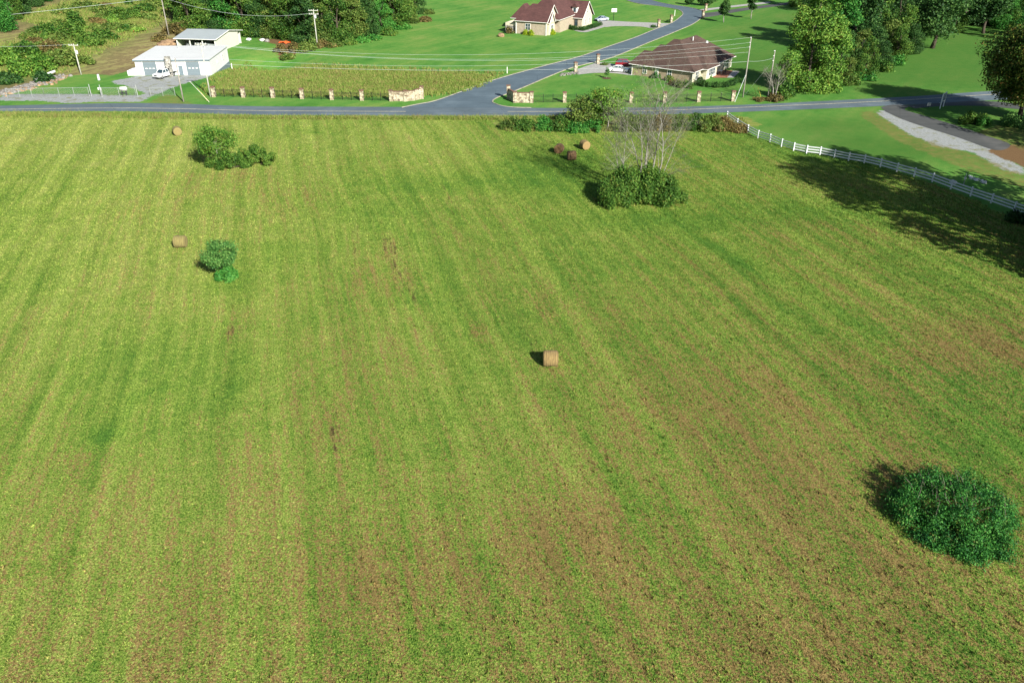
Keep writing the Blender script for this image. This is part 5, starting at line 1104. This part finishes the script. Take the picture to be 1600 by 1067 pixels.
# ------------------------------------------------------------------ vehicles
def wheels(t, xs, y_, r):
    for x_ in xs:
        for s in (-1, 1):
            mb = MB(); mb.tube([(x_, s*(y_-.11), r), (x_, s*(y_+.11), r)], r, 18); w_ = mb.build('wheel', 'tyre', t)
            mb = MB(); mb.tube([(x_, s*(y_+.10), r), (x_, s*(y_+.125), r)], [r*.62, r*.5], 12); mb.build('rim', 'rim', w_)
def body_loft(prof, W, inset):       # profile of (x,z) closed; sides pulled in above the belt
    n = len(prof); ys = []
    vs = []
    for s in (-1, 1):
        for x_, z in prof: vs.append((x_, s*(W/2-inset(z)), z))
    return vs, [tuple(range(n)), tuple(range(2*n-1, n-1, -1))]+[(i, n+i, n+(i+1) % n, (i+1) % n) for i in range(n)]
def car(label, px, py, rz, paint, kind='sedan', cat='car', group=None):
    x, y = G(px, py); t = thing('parked_car' if kind != 'pickup' else 'pickup_truck', (x, y, Tz(x, y)+.03), label, cat, group, rz)
    if kind == 'sedan':
        W = 1.8; prof = [(2.3, .35), (2.35, .55), (2.25, .75), (1.3, .92), (-1.75, .98), (-2.28, .9), (-2.35, .5), (-2.25, .3), (-1.8, .25), (1.9, .25)]
        cab = [(1.25, .92), (.45, 1.38), (-.75, 1.42), (-1.75, .98)]
    elif kind == 'suv':
        W = 1.9; prof = [(2.3, .4), (2.35, .7), (2.2, .95), (1.25, 1.08), (-2.2, 1.1), (-2.35, .6), (-2.25, .35), (1.9, .3)]
        cab = [(1.2, 1.07), (.55, 1.62), (-1.7, 1.68), (-2.2, 1.08)]
    else:
        W = 2.0; prof = [(2.75, .5), (2.8, .85), (2.65, 1.08), (1.5, 1.2), (-.65, 1.2), (-.65, .45), (2.3, .45)]
        cab = [(1.45, 1.19), (.85, 1.85), (-.45, 1.88), (-.62, 1.19)]
    mb = MB(); mb.add(*body_loft(prof, W, lambda z: 0 if z < .8 else .07)); mb.build('body', paint, t, bevel=.05, smooth=False)
    g = MB(); n = len(cab); zt = max(c[1] for c in cab)
    g.add(*body_loft(cab, W, lambda z: .1 if z < zt-.2 else .28)); gl = g.build('windows', 'glass_dark', t)
    (a, b_) = cab[1], cab[2]; r_ = MB(); r_.box(((a[0]+b_[0])/2, 0, zt+.03), (a[0]-b_[0]+.1, W-.52, .08), top=.94); r_.build('roof', paint, t, bevel=.02)
    pl = MB()
    for s in (-1, 1):
        for i, j in ((0, 1), (2, 3)):
            A, B_ = cab[i], cab[j]; ya = W/2-(.1 if A[1] < zt-.2 else .28); yb = W/2-(.1 if B_[1] < zt-.2 else .28); pl.tube([(A[0], s*ya, A[1]), (B_[0], s*yb, B_[1])], .05, 4)
        xm = (a[0]+b_[0])/2; pl.tube([(xm, s*(W/2-.1), cab[0][1]), (xm, s*(W/2-.28), zt)], .05, 4)
    pl.build('pillars', paint, t)
    fx = prof[1][0]; fz = prof[1][1]+.08
    for s in (-1, 1):
        q = MB(); q.box((fx-.06, s*W*.36, fz), (.14, .36, .15)); q.build('headlight', 'lamp_glass', t)
        q = MB(); q.box((.95, s*(W/2+.06), cab[0][1]+.05), (.14, .18, .13)); q.build('mirror', paint, t)
        if kind != 'pickup': q = MB(); q.box((-2.3, s*W*.38, .82), (.1, .3, .16)); q.build('tail_light', 'tail_red', t)
    q = MB(); q.box((fx-.01, 0, fz-.08), (.08, W*.42, .22)); q.build('grille', 'plastic_dark', t)
    q = MB(); q.box((prof[0][0]+.02, 0, prof[0][1]+.02), (.12, W-.15, .16)); q.build('bumper', 'plastic_dark' if kind != 'pickup' else 'galvanised', t)
    if kind == 'pickup':
        q = MB(); q.box((-1.9, 0, .88), (2.6, 2.15, .14)); q.build('flatbed', 'plastic_dark', t)
        q = MB(); q.box((-.72, 0, 1.45), (.08, 2.0, 1.0)); q.build('headboard', 'black_iron', t)
        wheels(t, (1.75, -1.9), W/2-.12, .4)
    else: wheels(t, (1.42, -1.4), W/2-.1, .33)
    return t
car('white sedan parked on the driveway of the brown roofed house', 967, 112.6, R(-17), 'paint_white')
car('dark red car parked behind the white sedan', 976, 104.5, R(-8), 'paint_red', 'suv')
car('silver blue car parked at the right end of the tan brick house', 940, 33.2, R(-150), 'paint_silver')
tr = car('white flatbed pickup truck parked on the gravel before the white building', 258, 121, R(-114), 'paint_white', 'pickup', 'truck')
cg = thing('truck_cargo', (tr.location.x, tr.location.y, tr.location.z), 'stack of pale boards and gear loaded on the flatbed truck', 'cargo', rz=R(-114))
q = MB()
for i in range(5): q.box((-1.9, -.6+i*.3, 1.05+.12*(i % 2)), (2.4, .24, .12))
q.build('board_stack', 'trim_white', cg); q = MB(); q.box((-1.3, .1, 1.45), (.9, 1.2, .5)); q.box((-2.4, -.2, 1.3), (.7, .8, .4)); q.build('gear', 'debris_mixed', cg)
# ------------------------------------------------------------------ chain link fence
def chain(label, pts, h=1.75, group=None):
    o = Vector((*pts[0], 0)); t = thing('chain_link_fence', (o.x, o.y, 0), label, 'fence', group); net = MB(); rail = MB()
    for a, b_ in zip(pts[:-1], pts[1:]):
        A, B_ = Vector((*a, 0))-o, Vector((*b_, 0))-o; d = (B_-A).normalized(); Ln = (B_-A).length; k = int(Ln/.3)
        for i in range(-int(h/.3), k+1):
            for s in (1, -1):
                x0_ = i*.3 if s == 1 else i*.3+h; x1_ = x0_+s*h; z0_, z1_ = .05, h
                def cl(xa, za, xb, zb):
                    ts = [0, 1]
                    if xa < 0 or xb < 0 or xa > Ln or xb > Ln:
                        lo_, hi_ = 0., 1.; dx_ = xb-xa
                        for bound in (0, Ln):
                            tt_ = (bound-xa)/dx_
                            if (bound == 0) == (dx_ > 0): lo_ = max(lo_, tt_)
                            else: hi_ = min(hi_, tt_)
                        if lo_ >= hi_: return None
                        return (xa+dx_*lo_, za+(zb-za)*lo_, xa+dx_*hi_, za+(zb-za)*hi_)
                    return (xa, za, xb, zb)
                c = cl(x0_, z0_, x1_, z1_)
                if c: net.tube([A+d*c[0]+Vector((0, 0, c[1])), A+d*c[2]+Vector((0, 0, c[3]))], .009, 3, False)
        rail.tube([A+Vector((0, 0, h)), B_+Vector((0, 0, h))], .035, 5); n_ = max(1, round(Ln/3))
        for i in range(n_+1):
            q = A.lerp(B_, i/n_); m_ = MB(); m_.tube([q-Vector((0, 0, .1)), q+Vector((0, 0, h+.06))], .045, 6); m_.build('post', 'galvanised', t)
    net.build('wire_netting', 'galvanised', t); rail.build('top_rail', 'galvanised', t)
chain('galvanised chain link fence in front of the left lawn', [G(12, 153), G(70, 151.5), G(140, 150.5)], 1.8, 'chain link fences')
chain('chain link gate section across the gravel entrance', [G(161, 151), G(213, 151)], 1.8, 'chain link fences')
chain('chain link fence right of the gravel entrance by the plain utility pole', [G(236, 151), G(274, 150)], 1.8, 'chain link fences')
for px, py, lb in ((143, 150.5, 'left'), (159.5, 151.5, 'middle'), (215.5, 151.5, 'right')):
    x, y = G(px, py); o = MB().tube([(0, 0, -.1), (0, 0, 2.4)], .09, 8).tube([(0, 0, 2.4), (0, 0, 2.5)], [.12, .03], 8).build('gate_post', 'galvanised', loc=(x, y, 0)); tag(o, f'{lb} of the three stout steel gate posts in the chain link fence', 'post', 'steel gate posts')
x, y = G(195, 149); tk = thing('white_tank', (x, y, 0), 'small white tank on a dark stand behind the chain link gate', 'tank')
MB().tube([(-.75, 0, 1.35), (-.65, 0, 1.35), (.65, 0, 1.35), (.75, 0, 1.35)], [.25, .42, .42, .25], 12).build('vessel', 'trim_white', tk, smooth=True)
for s in (-.45, .45): MB().box((s, 0, .5), (.1, .5, 1.0)).build('leg', 'black_iron', tk)
x, y = G(155, 125.5); o = MB().box((0, 0, .6), (.4, .4, 1.2), top=.8).box((0, 0, 1.25), (.3, .3, .12)).build('utility_pedestal', 'ceramic', loc=(x, y, Tz(x, y))); tag(o, 'pale utility pedestal standing alone on the left lawn', 'utility box')
x, y = G(158, 148.5); o = MB().box((0, -.1, 1.3), (.7, .05, .5)).box((0, 0, .75), (.07, .07, 1.5)).build('gate_sign', 'trim_white', loc=(x, y, 0)); tag(o, 'small blank white notice on the gate of the chain link fence', 'sign')
# rock bank
rd = random.Random(12)
bank = [G(0, 147), G(30, 140), G(60, 131), G(95, 120)]
mb = MB()
for i in range(420):
    t_ = rd.random()*3; j = min(2, int(t_)); a, b_ = Vector(bank[j]), Vector(bank[j+1]); p = a.lerp(b_, t_-j)+Vector((rd.gauss(0, 1), rd.gauss(0, 1)))*1.1
    s = rd.uniform(.2, .75); mb.box((p.x, p.y, Tz(p.x, p.y)+s*.2), (s*1.3, s, s*.8), rd.uniform(0, 3), .6)
o = mb.build('rock_bank', 'rock', bevel=0); tag(o, 'bank of tumbled grey rocks at the foot of the hillside', 'rocks', kind='stuff')
mb = MB()
for i in range(120):
    t_ = rd.random()*3; j = min(2, int(t_)); a, b_ = Vector(bank[j]), Vector(bank[j+1]); p = a.lerp(b_, t_-j)+Vector((rd.gauss(0, 1)+.9, rd.gauss(0, 1)-.6))*1.1
    s = rd.uniform(.2, .7); mb.box((p.x, p.y, Tz(p.x, p.y)+s*.25), (s*1.3, s, s*.6), rd.uniform(0, 3), .6)
o = mb.build('brown_rubble', 'rock_brown'); tag(o, 'brown rubble mixed along the rock bank', 'rubble', kind='stuff')
a, b_ = P3(57, 130.5, .7), P3(87, 119.5, .9)
for i in range(3):
    d = (b_-a); p0 = a+d*(i/3.0)+Vector((0, 0, .1*i)); mb = MB(); mb.tube([(0, 0, 0), d*.34], [.32, .28], 9); o = mb.build('white_pipe', 'tarp_white', loc=p0); tag(o, f"{('lower', 'middle', 'upper')[i]} of the three white pipes lying on the rock bank", 'pipe', 'pipes on the rock bank')
# tarp and debris by the forest
x, y = G(446, 68); me = bpy.data.meshes.new('tarp'); bm = bmesh.new(); bmesh.ops.create_grid(bm, x_segments=12, y_segments=8, size=1)
for v in bm.verts: v.co = Vector((v.co.x*1.8, v.co.y*.9, .3+.35*mnoise.noise(v.co*2)))
bmesh.ops.solidify(bm, geom=list(bm.faces), thickness=.04)
bm.to_mesh(me); bm.free(); me.materials.append(M['orange_tarp']); o = bpy.data.objects.new('tarp', me); COL.objects.link(o); o.location = (x, y, Tz(x, y)); tag(o, 'crumpled orange tarp at the forest edge above the lawn', 'tarp')
for i, (px, py, m_) in enumerate([(388, 63.5, 'tarp_white'), (411, 64.5, 'tarp_white'), (417, 65.5, 'rock')]):
    x, y = G(px, py); rock('boulder', f"{('pale rock just right of the open shed', 'pale rock left of the small grey rock at the forest edge', 'small grey rock between the pale rock and the orange tarp')[i]}", x, y, .75, 20+i, m_, group='rocks along the forest edge')
for i, (px, py) in enumerate([(256, 72), (262, 68), (270, 71), (276, 68)]):
    x, y = G(px, py); rock('dirt_mound', f'orange brown dirt mound, {ORD[i]} from the left beside the grey shed', x, y, 1.5, 30+i, 'rock_brown', 'mound', 'dirt mounds beside the shed', flat=.5)
# ------------------------------------------------------------------ roadside signs
x, y = G(1471, 168.5); sg = thing('roadside_sign', (x, y, 0), 'tall blue grey roadside sign board on two white posts', 'sign', rz=R(48))
for s in (-1, 1): MB().box((s*1.05, 0, 1.3), (.18, .18, 3.2 if s < 0 else 3.4)).build('post', 'vinyl_white', sg)
bd = MB().box((0, -.02, 2.15), (1.9, .1, 1.35)).build('board', 'sign_blue', sg)
MB().box((0, -.02, 2.88), (2.1, .14, .1)).box((0, -.02, 1.42), (2.1, .14, .1)).build('board_frame', 'vinyl_white', bd)
q = MB(); q.box((-.1, -.09, 2.5), (1.3, .02, .14)); q.box((0, -.09, 2.2), (1.0, .02, .10)); q.box((.05, -.09, 1.9), (1.2, .02, .10)); q.build('worn_lettering', 'sign_pale', bd)
MB().box((0, .16, 1.2), (3.6, .05, .08)).build('brace', 'sign_pale', sg)
x, y = G(1450, 169.5); s2 = thing('yard_sign', (x, y, 0), 'small white yard sign on the shaded grass left of the tall roadside sign', 'sign', rz=R(8))
MB().box((0, -.04, .8), (.75, .05, .6)).build('board', 'trim_white', s2); MB().box((0, 0, .3), (.05, .05, .7)).build('stake', 'black_iron', s2)
MB().box((-.14, -.07, .82), (.06, .01, .34)).box((.1, -.07, .97), (.24, .01, .06)).box((.1, -.07, .82), (.06, .01, .3)).build('lettering', 'sign_blue', s2)
x, y = G(1505, 290); mx = thing('white_marker', (x, y, 0), 'slim white post with round cap behind the white fence', 'post')
MB().box((0, 0, .8), (.1, .1, 1.6)).build('shaft', 'galvanised', mx); MB().box((0, 0, 1.15), (.24, .24, .35), top=.8).build('box', 'trim_white', mx); MB().tube([(0, 0, 1.6), (0, 0, 1.95)], [.06, .03], 6).build('tip', 'trim_white', mx)
rd = random.Random(77); mb = MB()
for i in range(60):
    px = rd.uniform(1514, 1541); py = 277+(px-1514)*.34+rd.uniform(-2.2, 2.2); x, y = G(px, py); s = rd.uniform(.08, .22); mb.box((x, y, s*.3), (s*1.4, s, s), rd.uniform(0, 3), .6)
o = mb.build('white_stones', 'tarp_white'); tag(o, 'scattered white stones on the shaded grass behind the white fence', 'stones', kind='stuff')
x, y = G(1489, 286); rock('boulder', 'white rounded boulder just behind the white fence', x, y, .45, 44, 'tarp_white')
print('objects', len(bpy.data.objects))
